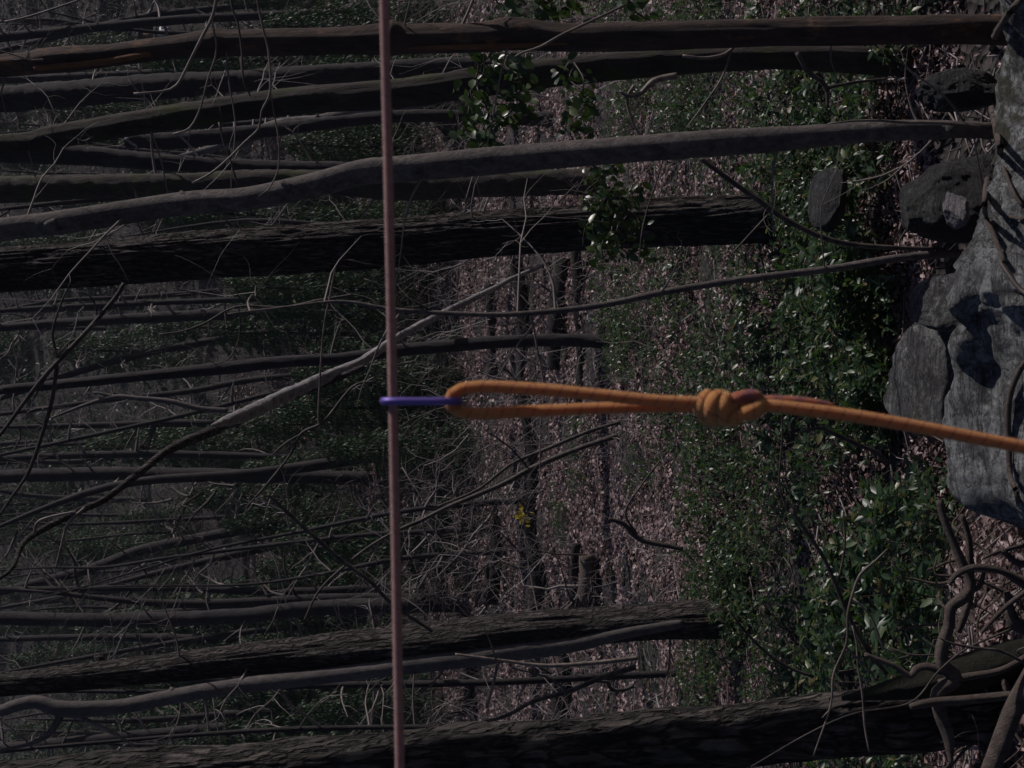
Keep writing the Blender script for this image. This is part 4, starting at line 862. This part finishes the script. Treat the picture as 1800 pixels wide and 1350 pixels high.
tag(mb2.obj('far_brush', M_TWIGF), 'dim tangle of bare brush filling the wood behind the rope', 'brush', kind='stuff')
# small sticks lying in the litter
mb = MB()
for i in range(1500):
    y = 5*(40/5)**rg.random(); x = rg.uniform(-.3, .3)*y; a = rg.uniform(0, 6.28); ln = rg.uniform(.15, .9)
    W = [np.array([x+math.cos(a)*ln*k/3+rg.normal()*.02, y+math.sin(a)*ln*k/3+rg.normal()*.02, 0]) for k in range(4)]
    for q in W: q[2] = float(ground(q[0], q[1]))+.03+rg.uniform(0, .05)
    r0 = rg.uniform(.003, .009); tube(mb, W, [r0, r0, r0*.8, r0*.5], 4, .5)
o = mb.obj('fallen_sticks', M_TWIG); tag(o, 'small broken sticks scattered through the dead leaves', 'sticks', kind='stuff')

# ------------------------------------------------------------------ distant buildings
def shed(label, px, py, wpx, hpx, wall, roofc, door):
    d = G(px+hpx*.5, py); d = min(d, 130); c = P(px, py, d); k = d/FPX; w_, h_ = wpx*k, hpx*k
    b0 = np.array([c[0], c[1], c[2]-h_/2]); gz = float(ground(b0[0], b0[1]))
    t = thing('shed', label, 'building', b0); t.rotation_euler[2] = 1.0
    def bx(nm, x0, x1, y0, y1, z0, z1, mt):
        mb = MB(); v = [(x, y, z) for x in (x0, x1) for y in (y0, y1) for z in (z0, z1)]
        mb.add(np.array(v)+b0, None, [(0, 1, 3, 2), (4, 6, 7, 5), (0, 4, 5, 1), (2, 3, 7, 6), (0, 2, 6, 4), (1, 5, 7, 3)]); return mb.obj(nm, mt, t, smooth=False)
    bx('wall', -w_/2, w_/2, 0, w_*.8, min(0, gz-b0[2])-.3, h_, wall)
    mb = MB(); v = np.array([(-w_*.58, -.1, h_+.01), (w_*.58, -.1, h_+.01), (w_*.58, w_*.9, h_+.01), (-w_*.58, w_*.9, h_+.01), (0, -.1, h_*1.35), (0, w_*.9, h_*1.35)])
    mb.add(v+b0, [(0, 1, 4), (2, 3, 5)], [(1, 2, 5, 4), (3, 0, 4, 5), (0, 3, 2, 1)]); mb.obj('roof', roofc, t, smooth=False)
    bx('door', -w_*.12, w_*.1, -.04, -.003, 0, h_*.7, door)
    bx('window', w_*.22, w_*.38, -.04, -.003, h_*.4, h_*.7, door)
Mw = plain('white_paint', (.8, .8, .82), .5, .1); Mb = plain('dull_brick', (.3, .15, .09)); Md = plain('dark_door', (.05, .06, .1)); Mr = plain('dark_roof', (.06, .06, .06))
shed('tiny far white shed glimpsed above the peeling trunk in the upper left', 287, 50, 24, 20, Mw, Mr, Md)
shed('tiny far brown shed glimpsed beside the white one', 262, 58, 12, 26, Mb, Mr, Md)
shed('tiny far white hut glimpsed just under the thick furrowed trunk', 353, 529, 11, 10, Mw, Mr, Md)
shed('tiny far white hut glimpsed in the left middle between thin trunks', 322, 703, 6, 9, Mw, Mr, Md)

# ------------------------------------------------------------------ ropes and carabiner
RD = 1.05; k = RD/FPX
rr_ = thing('static_rope', 'taut reddish brown rope running the whole height of the photo', 'rope', P(690, 675, RD))
pts = [(675-(28/1350)*2200-20, -2200), (675-(28/1350)*900, -900), (675, 0), (681, 250), (686.5, 500), (690.5, 705), (694.5, 900), (699, 1150), (703, 1350), (720, 2250), (742, 3550)]
mb = MB(); tube(mb, [P(a, b_, RD) for a, b_ in pts], [8.4*k]*len(pts), 24, .01, seam=True); mb.obj('rope', M_REDROPE, rr_)
cb = thing('carabiner', 'purple oval carabiner clipped on the reddish rope, seen edge on', 'carabiner', P(675, 705, RD))
def oval(a0, a1, n):
    out = []
    for i in range(n):
        a = a0+(a1-a0)*i/(n-1); s, c = math.sin(a), math.cos(a)
        out.append(P(740.5-math.copysign(abs(c)**.45, c)*66, 705+ (2 if s > 0 else 2)*0, RD)+FW*(-.0125*math.copysign(abs(s)**.8, s)))
    return out
mb = MB(); tube(mb, oval(-.45*math.pi, 1.25*math.pi, 60), [6.8*k]*60, 16, raw=True); mb.obj('body', M_PURPLE, cb)
mb = MB(); tube(mb, oval(1.26*math.pi, 1.54*math.pi, 20), [6*k]*20, 14, raw=True); mb.obj('gate', M_PURPLE, cb)
orp = thing('orange_rope', 'orange climbing rope tied in a knotted loop hanging from the purple carabiner', 'rope', P(1240, 710, RD))
lp = [(1245, 708, -.005), (1150, 704, -.006), (1060, 695, -.005), (960, 685, -.003), (880, 680, 0), (838, 680, 0), (810, 684, 0), (795, 693, 0), (790, 705, 0), (795, 716, 0), (810, 724.5, 0), (838, 727, 0), (880, 726, .002), (960, 722, .005), (1060, 718, .007), (1150, 715, .006), (1245, 714, .005)]
OR = 11.5*k
mb = MB(); tube(mb, [P(a, b_, RD)+FW*c_ for a, b_, c_ in lp], [OR*.93]*len(lp), 24, .004, seam=True); mb.obj('loop', M_ORANGE, orp)
sp_ = [(1318, 712), (1345, 713), (1400, 718), (1500, 731), (1600, 748), (1700, 767), (1800, 786), (1900, 806), (2300, 890), (2800, 1000), (3400, 1130)]
mb = MB(); W = [P(a, b_, RD) for a, b_ in sp_]; tube(mb, W, [OR]*len(W), 24, .006, seam=True); mb.obj('standing_rope', M_ORANGE, orp)
tl = [(1325, 705), (1360, 704), (1400, 705), (1440, 709), (1468, 713)]
mb = MB(); tube(mb, [P(a, b_, RD+.013) for a, b_ in tl], [OR*.8, OR*.8, OR*.75, OR*.6, OR*.25], 16, .004, seam=True); mb.obj('rope_tail', M_ORRED, orp)
def ko(a, rad, ang, dep=None):
    """point of the knot: a = px along, rad/ang around the knot axis (photo px)"""
    return P(a, (717 if a < 1283 else 712)+rad*math.sin(ang)*-1, RD)-FW*rad*math.cos(ang)*k
mb = MB()
def coil(a0, a1, rad, t0, t1, rr, tilt=0, n=40):
    pts = [ko(a0+(a1-a0)*i/(n-1)+tilt*math.sin(t0+(t1-t0)*i/(n-1)), rad, t0+(t1-t0)*i/(n-1)) for i in range(n)]
    tube(mb, pts, [rr]*n, 16, seam=True, raw=True)
def arc(pts_, rad, n=8):
    tube(mb, [P(a_, b__, RD)+FW*c_*k for a_, b__, c_ in pts_], [q_*k for q_ in rad] if isinstance(rad, list) else [rad*k]*len(pts_), 18, .0008, seam=True)
arc([(1220, 712, 0), (1228, 714, 0), (1240, 716, 2), (1258, 718, 2), (1275, 717, 2), (1290, 714, 2)], [9, 17, 25, 29, 27, 17])
arc([(1246, 692, 8), (1234, 700, -12), (1229, 715, -19), (1233, 731, -14), (1246, 742, 6)], 9.5)
arc([(1272, 697, 10), (1257, 698, -14), (1246, 712, -24), (1246, 730, -20), (1260, 741, 8)], 12.5)
arc([(1276, 698, 10), (1272, 702, -16), (1266, 718, -26), (1266, 734, -17), (1274, 738, 8)], 12)
mb.obj('knot_collar', M_ORANGE, orp)
mb = MB()
arc([(1275, 716, 4), (1292, 713, 4), (1315, 711, 4), (1333, 712, 4), (1346, 713, 0)], [15, 20, 20, 15, 10])
arc([(1336, 704, 0), (1330, 714, -17), (1310, 724, -21), (1290, 735, -16), (1276, 740, 0)], 12)
arc([(1278, 728, 2), (1300, 731, -8), (1322, 729, -10), (1340, 718, -2)], 9.5)
mb.obj('knot_crossing', M_ORANGE, orp)
mb = MB()
arc([(1280, 706, 2), (1294, 699, -12), (1312, 695, -14), (1328, 697, -11), (1336, 708, -2)], 10.5)
mb.obj('knot_strand', M_ORRED, orp)['label'] = 'reddish strand of the knot'
Mred = plain('red_speck', (.8, .05, .02)); Myl = plain('yellow_speck', (.7, .75, .05))
def fuzz(W, rad, n, par, m_):
    c_, _ = resample(W, [rad]*len(W), .004); T = unit(np.gradient(c_, axis=0)); i = rng.integers(0, len(c_), n); q = unit(np.cross(T[i], rng.normal(size=(n, 3))))
    mb = MB(); ln = rng.uniform(.0006, .0022, n); leaves(mb, c_[i]+q*rad*.97, q+rng.normal(size=(n, 3))*.7, T[i], ln, np.full(n, .00016), .2, 0, False); o = mb.obj('sheath_fuzz', m_, par); o['kind'] = 'stuff'
fuzz([P(a, b_, RD)+FW*c_ for a, b_, c_ in lp], OR, 5000, orp, M_ORANGE); fuzz([P(a, b_, RD) for a, b_ in sp_[:8]], OR, 4500, orp, M_ORANGE)
fuzz([P(a, b_, RD) for a, b_ in pts[2:9]], 9*k, 3500, rr_, M_REDROPE)
for nm, a, b_, mt in (('chroma_speck', 1444, 724, Mred), ('chroma_speck', 1490, 730, Myl)):  # added coloured arcs imitating chromatic specks of light, not real thread
    mb = MB(); c = np.array(P(a, b_, RD)); ax = unit(P(1500, 731, RD)-P(1440, 723, RD))
    b1 = unit(np.cross(ax, FW)); b2 = unit(np.cross(ax, b1)); n = 16
    s0, s1 = (-2.2, -.6)
    tube(mb, [c+(b1*math.cos(t_)+b2*math.sin(t_))*OR*1.03 for t_ in np.linspace(s0, s1, n)], [.0007]*n, 6, raw=True); mb.obj(nm, mt, orp)

# ------------------------------------------------------------------ tidy
for o in ALL:
    if '_w' in o: del o['_w']
